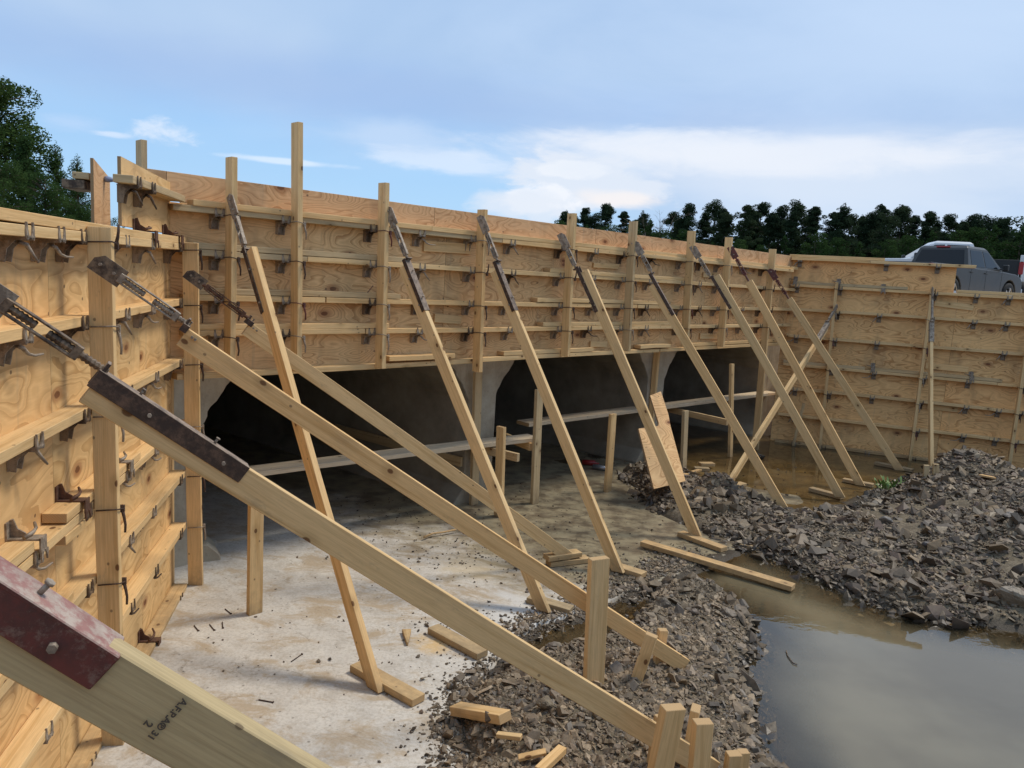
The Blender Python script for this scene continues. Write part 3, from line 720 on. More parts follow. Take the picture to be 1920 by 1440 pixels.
def ties(wall, po, s0, z0, s1, z1, zs, skip=()):
    k = 0
    for z in zs:
        if not (min(z0, z1)+.02 < z < max(z0, z1)-.02): continue
        t = (z-z1)/(z0-z1); s = s1+(s0-s1)*t
        o = place(TIE[random.choice((0, 0, 1, 1, 3, 4, 6, 2))], 'post_tie', wall, s, z, 0, po)
PEDG = M_PEDGE

# ---- left wing
WL = empty('formwork_wall', W('L', -1.5, 0), 'near left plywood formwork wall running away from the camera at the left edge', 'formwork', 'plywood formwork walls')
LZ = [.02, .45, .80, 1.13, 1.53, 1.90, 2.235]
sh0 = S('L', 258, 500, 0)[0]
for k in range(-5, 2):
    a0 = sh0+(k-1)*1.22; a1 = a0+1.22
    a1 = min(a1, .0)
    if a1-a0 > .1: sheet('L', a0, a1, .0, 2.285, WL, [M_PLYL, PEDG])
for i, z in enumerate(LZ[:-1]):
    br = {3: -1.20, 4: -3.1, 1: -2.6}.get(i, None)
    wale('L', -6.5, .0 if i else .03, z, WL)
    if i == 3: wale('L', -2.05, -1.05, z+.041, WL); wale('L', -5, -2.35, z+.041, WL)
    if i == 2: wale('L', -5.5, -2.0, z+.041, WL)
wale('L', -6.5, -2.55, LZ[-1]-.005, WL); wale('L', -2.547, .03, LZ[-1]-.005, WL)
wale('L', -6.5, -1.9, LZ[-1]+.036, WL, d0=-.03, D=.12, name='top_plate'); wale('L', -1.897, .05, LZ[-1]+.036, WL, d0=-.03, D=.12, name='top_plate')
poP1 = post('L', (180, 425), (208, 1425), WL); poP2 = post('L', (357, 455), (368, 1118), WL)
sP1, sP2 = poP1[1], poP2[1]
for po in (poP1, poP2): ties('L', po[0], *po[1:], LZ)
po0 = post('L', (180, 425), (208, 1425), WL)
for ds in (-1.72, -3.4):
    b = MB(); b.ebox(W('L', sP1+ds, .02, .137), W('L', sP1+ds, 2.28, .137), nL, .089, .038); o = b.build('strongback', WOOD, WL, bevel=.002)
    for z in LZ: place(TIE[random.choice((0, 1, 4))], 'post_tie', 'L', sP1+ds, z, 0, o)
bpy.data.objects.remove(po0[0])
cols = [S('L', 235, 452, .1)[0], S('L', 290, 458, .1)[0], S('L', 50, 430, .1)[0], S('L', 118, 440, .1)[0]]
cols += [cols[2]-.62, cols[2]-1.25, cols[2]-2.0]
for i, z in enumerate(LZ):
    for j, s in enumerate(cols):
        if abs(s-sP1) < .06 or abs(s-sP2) < .05 or (i, j) in ((1, 3), (4, 3), (2, 3), (5, 3), (3, 3)): continue
        ss = s+random.uniform(-.05, .05)
        if i in (3,) and j in (0, 2): place(TB, 'wale_bracket', 'L', ss, z+.04, 0, WL)
        if i == 0 and j in (0, 1): place(TBR, 'wale_bracket', 'L', ss, z, 0, WL); continue
        place(random.choice(BR+BRR[:1]), 'wale_bracket', 'L', ss, z, 0, WL)
for i, z in enumerate(LZ):      # brackets beside each post
    for s in (sP1, sP2):
        place(BRR[2], 'wale_bracket', 'L', s-.055, z, 0, WL)
for px in ((268, 420), (322, 436)): place(TBR, 'wale_bracket', 'L', S('L', *px, .05)[0], LZ[-1]+.035, 0, WL)
place(TBR, 'wale_bracket', 'L', sP1-.12, LZ[3]+.041, 0, WL)
wale('L', sP1-.3, sP1+.02, LZ[3]-.041, WL, name='wale')
# a thin fill strip at the corner beside the second post
b = MB(); b.ebox(W('L', .03, .0, -.005), W('L', .03, 2.26, -.005), aL, .05, .02); b.build('corner_strip', WOOD, WL)

# ---- raised end panel over the left wall, with the matching outer panel
UP_ = empty('corner_form_panel', W('L', -.4, 2.29), 'raised plywood panel above the left formwork at the corner, carrying a short wale', 'formwork panel')
b = MB(); s0, _ = S('L', 224, 300, 0)
zt = S('L', 224, 293, 0)[1]
b.prism([(s0-.0, 2.325), (.0, 2.325), (.0, zt-.02), (s0-.005, zt)], W('L', 0, 0, -.018), aL, ZU, nL*.018, 0, 1); b.build('plywood_sheet', [M_PLYL, PEDG], UP_, bevel=.0012)
sa = S('L', 245, 325, .09)[0]
wale('L', sa, -.02, 2.52, UP_, WOOD2)
for dx in (.09, .36): place(BRR[1], 'wale_bracket', 'L', sa+dx, 2.52, 0, UP_)
sc_, zc_ = S('L', 200, 336, -.33)
b = MB(); b.tube([W('L', sc_, zc_, -.33), W('L', sc_, zc_, -.02)], .0045); tr = b.build('form_tie', [M_WIRE], UP_)
b = MB(); b.tube([W('L', sc_, zc_, -.340), W('L', sc_, zc_, -.325), W('L', sc_, zc_, -.285)], [.017, .019, .010], 10); b.build('spreader_cone', [M_PLASTIC], UP_)
OP = empty('corner_form_panel', W('L', -.4, 2.29, -.35), 'outer plywood panel seen edge-on at far left, carrying the tie rod cone', 'formwork panel')
b = MB(); s0o = S('L', 174, 300, -.345)[0]; zo = S('L', 174, 296, -.345)[1]
b.prism([(s0o, 2.0), (.02, 2.0), (.02, zo-.08), (s0o, zo)], W('L', 0, 0, -.363), aL, ZU, nL*.018, 0, 1); b.build('plywood_sheet', [M_PLYT, PEDG], OP, bevel=.0012)
b = MB(); b.ebox(W('L', s0o+.02, zo-.10, -.42), W('L', .0, zo-.10, -.42), nL, .089, .038); b.build('wale', WOOD2, OP, bevel=.003)
b = MB(); b.ebox(W('L', s0o+.02, zo-.15, -.46), W('L', .0, zo-.15, -.46), nL, .12, .05); b.build('wale', [M_DARKS, M_DARKS], OP, bevel=.003)

# ---- main wall over the culvert
WM = empty('formwork_wall', W('M', 4, 1.44), 'long central plywood formwork wall hanging over the dark culvert mouths', 'formwork', 'plywood formwork walls')
MZ = [1.455, 1.70, 1.925, 2.205, 2.505]
LM = (C2-C1).length
s1 = S('M', 835, 500, 0)[0]
seams = [-.45, s1-2.44, s1, s1+2.0, s1+2.0+2.30, LM+.02]
seams = [-.02, s1-1.35, s1, s1+2.03, s1+4.2, LM+.02]
for a, c in zip(seams[:-1], seams[1:]): sheet('M', a, c, 1.44, 2.52, WM, [M_PLY, PEDG])
st = [-.14, S('M', 312, 320, 0)[0], S('M', 815, 400, 0)[0], S('M', 1117, 445, 0)[0], S('M', 1117, 445, 0)[0]+2.44, LM]
for a, c in zip(st[:-1], st[1:]): sheet('M', a, c, 2.523, 2.70, WM, [M_PLYT, PEDG])
wale('M', -.02, 2.8, 2.468, WM, WOOD2, tilt=.0); wale('M', .10, 2.0, MZ[4]+.0, WM, d0=.008, tilt=.0); wale('M', 2.003, LM-.02, MZ[4], WM, d0=.006)
wale('M', 2.803, 4.6, 2.466, WM); wale('M', 4.604, LM-.2, 2.465, WM, d0=.03)
wale('M', .05, .9, MZ[3], WM, WOOD2); wale('M', .903, 4.1, MZ[3], WM); wale('M', 4.104, LM-.02, MZ[3], WM)
wale('M', .1, 1.75, MZ[3]+.04, WM, WOOD2); wale('M', 3.45, 5.9, MZ[3]+.04, WM)
wale('M', .05, 1.05, MZ[2], WM); wale('M', 1.06, 4.9, MZ[2], WM); wale('M', 4.91, LM-.02, MZ[2], WM)
wale('M', .1, 1.72, MZ[2]+.04, WM, WOOD2); wale('M', 3.3, 5.5, MZ[2]+.04, WM)
wale('M', .05, 1.4, MZ[1], WM); wale('M', 1.41, 3.6, MZ[1], WM); wale('M', 3.61, LM-.02, MZ[1], WM)
wale('M', .1, 1.62, MZ[1]+.04, WM); wale('M', 3.4, 5.6, MZ[1]+.04, WM)
wale('M', .0, 2.62, MZ[0]-.025, WM); wale('M', 2.64, 5.4, MZ[0]-.02, WM); wale('M', 5.42, LM-.02, MZ[0]-.02, WM)
wale('M', 1.62, 2.3, MZ[0]+.03, WM, d0=.02); wale('M', 2.9, 4.2, MZ[0]+.025, WM, d0=.0); wale('M', 5.0, 5.6, MZ[0]+.03, WM, d0=.02); wale('M', 6.0, 8.4, MZ[0]+.025, WM)
MP = [((434, 295), (430, 690), 1.45), ((557, 230), (555, 696), None), ((720, 343), (713, 690), None), ((905, 393), (895, 697), None), ((1073, 400), (1060, 668), None), ((1188, 415), (1174, 658), None), ((1297, 433), (1284, 650), None), ((1367, 445), (1351, 650), None), ((1449, 467), (1418, 822), .0)]
MPO = []
for i, (t, bo, zb) in enumerate(MP):
    po = post('M', t, bo, WM, zbot=zb, mats=WOOD2 if i in (5,) else WOOD); MPO.append(po)
    ties('M', po[0], *po[1:], MZ[1:4]+[2.465])
    for z in MZ[1:4]+[2.465]:
        tt = (z-po[4])/(po[2]-po[4]); s = po[3]+(po[1]-po[3])*tt
        place(random.choice((BRR[2], BR[2])), 'wale_bracket', 'M', s-.052, z, 0, WM)
# second ply of the tall doubled post
t, bo, zb = MP[1]
mid = [(MPO[i][1]+MPO[i+1][1])/2+random.uniform(-.06, .06) for i in range(2, 8)]
mid[0] = S('M', 795, 440, .09)[0]; mid[1] = S('M', 963, 455, .09)[0]; mid[2] = S('M', 1118, 472, .09)[0]; mid[3] = S('M', 1223, 485, .09)[0]
for j, s in enumerate(mid):
    for i, z in enumerate(MZ[1:4]+[2.465]):
        if (i, j) in ((0, 4), (2, 5)): continue
        place(random.choice(BR+BRR[:2]), 'wale_bracket', 'M', s+random.uniform(-.03, .03), z, 0, WM)
def scab(wall, px0, px1, h, parent, mats=None, name='cleat', d=.012):
    sA, zA = S(wall, *px0, 0); sB, zB = S(wall, *px1, 0)
    b = MB(); b.ebox(W(wall, sA, zA, d), W(wall, sB, zB, d), ZU, h, .022); b.build(name, mats or WOOD, parent, bevel=.0015)
scab('M', (792, 461), (880, 467), .085, WM); scab('M', (812, 596), (862, 600), .07, WM, d=.011); scab('M', (1110, 497), (1158, 500), .05, WM)
scab('M', (1316, 515), (1355, 518), .06, WM); scab('M', (1104, 645), (1135, 645), .06, WM); scab('M', (1310, 630), (1345, 630), .07, WM)
scab('M', (1240, 480), (1262, 482), .05, WM)
# a loose bent lever lying on a wale
b = MB(); q = W('M', S('M', 680, 565, .05)[0], 1.972, .05); b.tube([q, q+aM*.03+ZU*.02, q+aM*.09+ZU*.085], .004); b.tube([q, q+aM*.12+ZU*.005, q+aM*.17+nM*.02], .004); b.build('loose_hook', [M_RUST], WM)
# post behind the main form
bk = empty('formwork_wall', W('M', 4, 1.44, -.3), 'back plywood formwork hidden behind the central wall, only its end post showing above the corner', 'formwork', 'plywood formwork walls')
b = MB(); b.ebox(W('M', -.4, 1.45, -.32), W('M', LM+.2, 1.45, -.32), ZU, .0, .0) if False else None
b = MB(); b.box(W('M', LM/2+.15, 2.03, -.33), aM, LM-.1, ZU, 1.1, nM, .018, 0, 1); b.build('plywood_sheet', [M_PLY, PEDG], bk)
sb, zb_ = S('M', 265, 263, -.39); b = MB(); b.ebox(W('M', sb, 1.8, -.39), W('M', sb, zb_, -.39), nM, .089, .038); b.build('strongback', WOOD2, bk, bevel=.002)

# ---- right wing
WR = empty('formwork_wall', W('R', 2, 0), 'shaded right plywood formwork wall below the parked trucks', 'formwork', 'plywood formwork walls')
RZ = [.0, .40, .79, 1.135, 1.55, 1.93, 2.27]
def Rw(s, z, d=0): return W('R', s, z, d)
r0 = S('R', 1785, 640, 0)[0]
for zz0, zz1, off in ((.0, 1.13, 0), (1.133, 2.29, 0)):
    for a, c in ((-.05, r0), (r0, r0+2.44), (r0+2.44, 6.0)): sheet('R', a, c, zz0, zz1, WR, [M_PLYR, PEDG])
rEnd = S('R', 1792, 520, 0)[0]
sheet('R', -.05, rEnd, 2.293, 2.665, WR, [M_PLYR, PEDG])
tl = S('R', 1830, 497, .05)[0]
wale('R', -.02, 1.0, 2.64, WR, d0=-.03, D=.13); wale('R', 1.003, tl, 2.64, WR, d0=-.02, D=.12)
wale('R', -.05, tl*.52, 2.682, WR, d0=-.03, D=.10)
for i, z in enumerate(RZ):
    if i == 6: wale('R', .02, 3.0, z, WR); wale('R', 3.003, 6, z, WR); wale('R', rEnd+.03, 6, z+.04, WR, d0=-.02); wale('R', .04, 1.5, z+.04, WR, WOOD2, d0=.002); continue
    wale('R', .02+.08*(i == 5), 2.7, z, WR); wale('R', 2.703, 6, z-.004, WR)
    if i == 3: wale('R', .02, 1.1, z+.041, WR, WOOD2); wale('R', 1.2, 2.75, z+.041, WR, WOOD2)
RP = [((1568, 540), (1537, 840)), ((1747, 548), (1706, 862)), ((1921, 680), (1890, 884)), ((1462, 790), (1459, 832))]
for k, (t, bo) in enumerate(RP[:3]):
    po = post('R', t, bo, WR, ztop=2.36 if k < 2 else 2.33, zbot=.0)
    ties('R', po[0], *po[1:], RZ[1:])
    for z in RZ: place(random.choice((BR[2], BRR[2])), 'wale_bracket', 'R', po[1]+.05+(po[3]-po[1])*(1-z/2.4), z, 0, WR)
for k, px in enumerate(((1492, 0), (1577, 0), (1658, 0), (1755, 0), (1838, 0), (1900, 0))):
    for i, z in enumerate(RZ+[2.635]):
        s = S('R', px[0]-(8-i)*3.2 if k else px[0], 560+40*(6-min(i, 6)), .1)[0]
        if k in (1, 3) and i < 7: continue
        if i == 7 and s > rEnd-.03: continue
        if (i+k) % 5 == 3: continue
        place(random.choice(BR), 'wale_bracket', 'R', s, z, 0, WR, -1)
for px, z in (((1492, 520), RZ[6]+.04), ((1657, 535), RZ[6]), ((1573, 525), RZ[6]+.04), ((1636, 695), RZ[3]+.04), ((1820, 715), RZ[3]+.04)): place(TB, 'wale_bracket', 'R', S('R', *px, .05)[0], z, 0, WR, -1)
scab('R', (1752, 568), (1825, 577), .08, WR); scab('R', (1735, 685), (1815, 693), .08, WR); scab('R', (1738, 762), (1795, 768), .07, WR)
b = MB(); sA = S('R', 1462, 800, .15)[0]; b.ebox(W('R', .28, .0, .16), W('R', .36, .62, .16), nR, .09, .04); b.build('strongback', WOOD2, WR, bevel=.002)
b = MB(); q = W('R', S('R', 1483, 502, 0)[0], S('R', 1483, 502, 0)[1], .012)
b.tube([q+aR*.02*cos(t)+ZU*.018*sin(t) for t in np.linspace(0, 2*pi, 12)], .004, 5); b.tube([q+aR*.02, q+aR*.18+ZU*.005], .003, 5); b.build('wire_loop', [M_WIRE], WR)

# ------------------------------------------------------------------ culvert
CD = -.33; bar = az(-51)
cul = empty('culvert', W('M', 4, 0, CD), 'triple concrete box culvert with dark barrels under the central formwork', 'culvert')
def cs(x, y): s, z = S('M', x, y, CD); return s
o1 = (cs(378, 790), cs(877, 760)); o2 = (cs(929, 760), cs(1213, 745)); o3 = (cs(1243, 745), cs(1421, 790))
def prof(s, side, rag, top=1.56, seed=0):
    """edge profile of a barrel side from floor to ceiling; side=+1 the barrel lies to +s"""
    rr = random.Random(seed); pts = [(s+side*.12, -.05), (s+side*.12, .03), (s, .17), (s, .55), (s, .80), (s, 1.02)]
    z = 1.02
    while z < top-.05:
        z += .035; k = (z-1.02)/(top-1.02); pts.append((s+side*(.42*k**1.25)+rr.uniform(-1, 1)*rag, z))
    for i in range(3, 6): pts[i] = (pts[i][0]+rr.uniform(-1, 1)*rag*.5, pts[i][1])
    pts.append((s+side*.45, top)); return pts
def pier(sl_, sr_, seed, left=True, right=True):
    b = MB(); DEPTH = 12
    L = prof(sl_, -1, .012, seed=seed) if left else [(sl_, -.05), (sl_, 1.56)]
    R = prof(sr_, 1, .012, seed=seed+1) if right else [(sr_, -.05), (sr_, 1.56)]
    poly = L + R[::-1]
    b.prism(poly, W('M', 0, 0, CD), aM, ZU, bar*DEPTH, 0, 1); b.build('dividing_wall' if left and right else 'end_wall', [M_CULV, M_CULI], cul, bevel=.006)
# left side flares: wall left of opening 1, two piers, wall right of opening 3
def flip(): pass
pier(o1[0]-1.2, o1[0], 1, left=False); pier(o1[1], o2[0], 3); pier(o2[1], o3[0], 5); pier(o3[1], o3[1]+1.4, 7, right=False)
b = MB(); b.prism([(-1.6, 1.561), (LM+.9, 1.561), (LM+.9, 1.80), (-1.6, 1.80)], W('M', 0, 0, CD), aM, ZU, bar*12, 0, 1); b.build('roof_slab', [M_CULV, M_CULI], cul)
b = MB(); b.prism([(-1.6, -.3), (LM+1.2, -.3), (LM+1.2, 1.8), (-1.6, 1.8)], W('M', 0, 0, CD)+bar*12, aM, ZU, bar*.2, 0); b.build('added_end_plate', [M_CULI], cul)  # added plate closing the unseen far end so the barrels stay dark
# left concrete wing stub beside second post: small grey footing by the wall
b = MB(); q = fl(395, 1072); b.prism([(-.10, 0), (.10, 0), (.08, .08), (.0, .16), (-.10, .16)], q+Vector((-.06, .10, .0)), az(60), ZU, az(-30)*.30, 0); o = b.build('footing', [M_CULV], bevel=.008)
tag(o, 'small broken grey concrete footing at the foot of the second left post', 'footing')

# ------------------------------------------------------------------ braces
def lineparam(A, B, x, y):
    """fraction along A-B nearest to the view ray through a photo pixel"""
    r = ray(x, y); u = B-A; w = A-O; a = u.dot(u); bb = u.dot(r); d = u.dot(w); e = r.dot(w)
    return (bb*e - d)/(a-bb*bb)
def brace(A, Bp, label, turn, chan, board0, side=1, group='diagonal wooden braces on the central formwork', mt=M_STEEL, mc=M_CHAN, mp=M_STEEL, over=.0, mats=None, plate=(.16, .075), cat='brace', name='wall_brace', twist=0, endcut=True, chs=.05, noplate=False, jit=.0007, bw_=.089):
    """A pivot on the form, Bp foot; turn=(t0,t1) turnbuckle frame, chan=(t0,t1) steel channel, board0 = start of board (fractions)"""
    X = (Bp-A); L = X.length; X.normalize(); Yv = (ZU - X*X.z).normalized(); Zh = X.cross(Yv)
    if twist: q = Matrix.Rotation(twist, 3, X); Yv = q @ Yv; Zh = q @ Zh
    e = empty(name, Bp.copy(), label, cat, group)
    at = lambda t: A + X*(L*t)
    Wd, T = .089, .038
    Wd = bw_; off = -Yv*side*(Wd/2+.012) if chan else Vector((0, 0, 0))
    # board with a mitred foot
    b = MB(); p0 = at(board0)+off; p1 = Bp + X*over
    n = 1
    X2 = (p1-p0).normalized(); Y2 = (Yv-X2*Yv.dot(X2)).normalized()
    b.plankbox(p0, p1, Y2, Wd, T, jit=jit, bow=L*.0022)
    if endcut:      # level cut at the foot
        ymin = 4
        nv_ = len(b.v); lo_z = min((b.v[i].z for i in range(nv_-4, nv_)))
        for i in range(nv_-4, nv_):
            v = b.v[i]
            if v.z > lo_z+.01:
                dz = v.z-lo_z; v -= X2*0; k = min(dz/max(-X2.z, .2), .13); b.v[i] = v + X2*k*.85
    b.build('board', mats or WOOD, e, bevel=.0022)
    # nails at the foot
    # hinge plate
    if not noplate:
        b = MB(); pw, ph = plate
        b.prism([(-pw*.5, -ph*.5), (pw*.5, -ph*.5), (pw*.5, ph*.5), (-pw*.3, ph*.5), (-pw*.5, ph*.12)], A-Zh*.004, X, Yv, Zh*.008)
        pl_ = b.build('hinge_plate', [mp], e)
        for k in (-.25, .2):
            b = MB(); b.tube([A+X*pw*k-Zh*.012, A+X*pw*k+Zh*.014], .007, 6); b.build('bolt', [M_STEEL], pl_)
    # threaded rod
    t0, t1 = turn; end = (chan[0] if chan else board0)
    b = MB(); pts = []; rs = []
    def thread(pa, pb):
        n_ = max(4, int((pb-pa).length/.006)); n_ = min(n_, 44); n_ -= n_ % 2
        pp = [pa.lerp(pb, i/n_) for i in range(n_+1)]; b.tube(pp, [.0125 if i % 2 else .0092 for i in range(n_+1)], 8, smooth=False)
    thread(A+X*plate[0]*.4, at(t0).lerp(at(t1), .42)); b.build('threaded_rod', [mt], e)
    b = MB(); thread(at(t0).lerp(at(t1), .58), at(end)+X*.02); b.build('threaded_rod', [mt], e)
    b = MB(); bw = .0175
    for sy in (-1, 1):
        b.ebox(at(t0)+Yv*bw*sy, at(t1)+Yv*bw*sy, Zh, .022, .007)
    for tt in (t0, t1): b.box(at(tt), X, .022, Yv, .040, Zh, .024)
    tb_ = b.build('turnbuckle', [mt], e, bevel=.002)
    if chan:
        c0, c1 = chan; a, c = at(c0), at(c1)
        b = MB()
        b.ebox(a+Yv*side*-.004, c+Yv*side*-.004, Zh, .056, .007)
        for s_ in (-1, 1): b.ebox(a-Yv*side*(.004+chs/2)+Zh*s_*.0245, c-Yv*side*(.004+chs/2)+Zh*s_*.0245, Yv, chs, .006)
        b.box(a+X*.01, Yv, .05, Zh, .05, X, .01)
        ch = b.build('channel', [mc], e, bevel=.0015)
        nb = max(2, int((c-a).length/.19))
        for k in range(nb):
            b = MB(); q = a.lerp(c, (k+.5)/nb)
            b.tube([q, q+Yv*side*.014], .0040, 6); b.tube([q+Yv*side*.014, q+Yv*side*.018], .0065, 6)
            q2 = q - Yv*side*.03
            b.build('bolt', [M_STEEL], ch); b = MB(); sg = 1 if Zh.dot(O-q) > 0 else -1; q2 = q2 + X*.05
            b.tube([q2+Zh*.02*sg, q2+Zh*.036*sg], .006, 6); b.build('bolt', [M_STEEL], ch)
    return e
ORD = ['first', 'second', 'third', 'fourth', 'fifth', 'sixth', 'seventh', 'eighth', 'ninth', 'tenth', 'eleventh', 'twelfth', 'thirteenth', 'fourteenth', 'fifteenth', 'sixteenth', 'seventeenth', 'eighteenth', 'nineteenth', 'twentieth', 'twenty-first', 'twenty-second', 'twenty-third', 'twenty-fourth', 'twenty-fifth', 'twenty-sixth', 'twenty-seventh', 'twenty-eighth', 'twenty-ninth', 'thirtieth'] + ['thirty-'+k for k in ('first', 'second', 'third', 'fourth', 'fifth', 'sixth', 'seventh', 'eighth', 'ninth')] + ['fortieth'] + ['forty-'+k for k in ('first', 'second', 'third', 'fourth', 'fifth', 'sixth')]
BM = [((436, 385), (463, 468), (495, 590), (474, 476), (702, 1283), -1, 'tall brace of the central form nearest the left wall, dark channel under its top'),
      ((733, 405), (757, 488), (800, 582), (750, 498), (1017, 1138), 1, 'second tall brace of the central form, foot crossed by the longest left brace'),
      ((906, 420), (937, 488), (973, 580), (930, 505), (1157, 1066), 1, 'third tall brace of the central form, foot just behind the lone upright stake'),
      ((1057, 452), (1076, 505), (1110, 590), (1090, 512), (1303, 1000), -1, 'fourth tall brace of the central form, foot at the block by the long floating board'),
      ((1196, 465), (1221, 513), (1264, 590), (1224, 533), (1468, 952), 1, 'fifth tall brace of the central form, foot buried in dark shale rubble'),
      ((1304, 472), (1327, 523), (1363, 583), (1337, 521), (1573, 928), -1, 'sixth tall brace of the central form, standing in the shallow brown water')]
for (pt, te, ce, bs, ft, sd, lab) in BM:
    s, z = S('M', *pt, .205); A = W('M', s, z, .205); Bp = fl(*ft, .06)
    f = lambda q: lineparam(A, Bp, *q)
    brace(A, Bp, lab, (.034, f(te)-.014), (f(te)-.002, f(ce)), f(bs), sd, chs=.030)
for (pt, te, bs, ft, lab) in (((1374, 473), (1396, 525), (1394, 533), (1611, 906), 'seventh tall brace of the central form, hung from a maroon turnbuckle, foot in brown water'),
                              ((1449, 514), (1475, 558), (1474, 563), (1684, 878), 'brace from the far corner post with maroon turnbuckle, foot near the right formwork')):
    s, z = S('M', *pt, .205); A = W('M', s, z, .205); Bp = fl(*ft, .06); f = lambda q: lineparam(A, Bp, *q)
    brace(A, Bp, lab, (.036, f(te)-.02), None, f(bs), 1, mt=M_MAROON, mp=M_MAROON)
s, z = S('R', 1567, 578, .22); A = W('R', s, z, .22); Bp = fl(1367, 906, .05); f = lambda q: lineparam(A, Bp, *q)
brace(A, Bp, 'pale brace leaning the opposite way from the right formwork, crossing behind the others', (.03, f((1551, 600))-.01), (f((1550, 602)), f((1529, 634))), f((1548, 606)), 1, 'diagonal wooden braces on the right formwork', mc=M_STEEL)
s, z = S('R', 1748, 548, .22); A = W('R', s, z, .22); Bp = fl(1746, 893, .06); f = lambda q: lineparam(A, Bp, *q)
brace(A, Bp, 'bright upright-looking brace on the right formwork standing in the rubble by a stake', (.05, f((1746, 600))-.01), (f((1746, 602)), f((1749, 640))), f((1747, 608)), 1, 'diagonal wooden braces on the right formwork', mc=M_STEEL)
# left wing braces
GL = 'long diagonal braces on the left formwork'
s, z = S('L', 190, 505, .20); A = W('L', s, z, .20) + aL*.026; Bp = fl(1276, 1243, .185); f = lambda q: lineparam(A, Bp, *q)
brace(A, Bp, 'longest brace from the first left post, ending between two short stakes by the pool', (f((222, 530)), f((330, 592))), (f((346, 604)), f((358, 612))), f((352, 618)), 1, GL, mp=M_DARKS, over=.03, bw_=.080, plate=(.125, .075), endcut=False, chs=.03)
s, z = S('L', 364, 523, .20); A = W('L', s, z, .20) + aL*.026; Bp = fl(1068, 1046, .07); f = lambda q: lineparam(A, Bp, *q)
brace(A, Bp, 'brace from the second left post, foot on two stacked wood blocks', (f((388, 540)), f((455, 590))), (f((462, 598)), f((476, 606))), f((472, 602)), 1, GL, mt=M_RUST, mp=M_DARKS, plate=(.125, .07), endcut=False, chs=.03)
s, z = S('L', -62, 538, .22); A = W('L', s, z, .22); Bp = fl(1330, 1440, .17); f = lambda q: lineparam(A, Bp, *q)
brace(A, Bp, 'brace with a long dark steel channel, foot held by the cluster of stakes at bottom', (f((4, 582)), f((136, 668))), (f((182, 698)), f((462, 880))), f((186, 705)), 1, GL, mt=M_DARKS, over=.02, endcut=False)
# nearest brace, crossing the lower left corner
q1 = O + ray(100, 1128)*1.10; q2 = O + ray(470, 1368)*1.18
dd = (q2-q1).normalized(); A = q1 - dd*.95; Bp = q2 + dd*1.15
b_t = lambda q: lineparam(A, Bp, *q)
near = brace(A, Bp, 'close-up brace in the bottom left corner with a dusty red channel', (.08, .2), (.24, b_t((232, 1212))), .245, 1, GL, mc=M_PINK, mats=[M_LUMG, M_END], endcut=False, chs=.047, jit=.0016)
def stamp(txt, size, px, e, ang=0):
    cu = bpy.data.curves.new('grade_stamp', 'FONT'); cu.body = txt; cu.size = size; cu.extrude = .0002; cu.align_x = 'CENTER'; cu.space_line = .9; cu.offset = .0004
    t = bpy.data.objects.new('grade_stamp', cu); COL.objects.link(t)
    dg = bpy.context.evaluated_depsgraph_get(); me = bpy.data.meshes.new_from_object(t.evaluated_get(dg)); bpy.data.objects.remove(t)
    me.materials.clear(); me.materials.append(M_INK)
    o = bpy.data.objects.new('grade_stamp', me); COL.objects.link(o); o.parent = e
    X = (Bp-A).normalized(); Yv = (ZU-X*X.z).normalized(); Zh = X.cross(Yv)
    face = -1 if Zh.dot(O-q1) < 0 else 1
    nrm = Zh*face
    c0 = (A+Bp)/2 - Yv*(.089/2+.012) + nrm*(.019+.0050)
    r = ray(*px); t_ = (c0-O).dot(nrm)/r.dot(nrm); P = O + r*t_
    bx = X if X.dot(RX) > 0 else -X; by = nrm.cross(bx)
    ca, sa = cos(ang), sin(ang); ex = bx*ca+by*sa; ey = -bx*sa+by*ca
    o.matrix_local = Matrix.Translation(P-Bp) @ Matrix((ex, ey, nrm)).transposed().to_4x4()
stamp('A.F.P.A\u00ae 31', .0125, (309, 1346), near, radians(-90))
stamp('2', .0145, (272, 1354), near, radians(-90))

# ------------------------------------------------------------------ loose and standing timber
def zg(p):
    t = float(terrain(np.array([p.x]), np.array([p.y]))[0]); s = float(slab_z(np.array([p.x]), np.array([p.y]))[0])
    ins = segdist(np.array([p.x]), np.array([p.y]), SL)[0] > 0
    return max(t, s) if ins else t
def flat(px0, px1, label, Wd=.089, T=.038, z0=None, z1=None, name='wood_block', cat='wood block', group=None, mats=None, bevel=.002, roll=0, lift=0):
    a = fl(*px0, .08); c = fl(*px1, .08)
    za = zg(a)+lift if z0 is None else z0; zc = zg(c)+lift if z1 is None else z1
    a = fl(*px0, za+T); c = fl(*px1, zc+T); a.z -= T/2; c.z -= T/2; a.z += .004; c.z += .004
    X = (c-a).normalized(); side = Vector((-X.y, X.x, 0)).normalized()
    if roll: side = (side + ZU*roll).normalized()
    b = MB(); b.plankbox(a, c, side, Wd, T, step=.12); o = b.build(name, mats or WOOD, bevel=bevel); return tag(o, label, cat, group)
G = 'wood blocks nailed at the brace feet'
flat((668, 1243), (785, 1308), 'wood block at the foot of the tall brace nearest the left wall', group=G)
flat((992, 1117), (1072, 1140), 'wood block at the foot of the second tall brace', group=G, mats=WOOD2)
flat((1135, 1052), (1208, 1075), 'wood block at the foot of the third tall brace on the wet slab', group=G)
flat((1276, 997), (1358, 1027), 'wood block at the foot of the fourth tall brace, beside the floating board', group=G)
flat((1520, 914), (1580, 930), 'wet wood block at the foot of the sixth tall brace in brown water', group=G, mats=WOOD2, z0=0, z1=0)
flat((1581, 897), (1638, 908), 'wet wood block at the foot of the brace with maroon turnbuckle', group=G, mats=WOOD2, z0=0, z1=0)
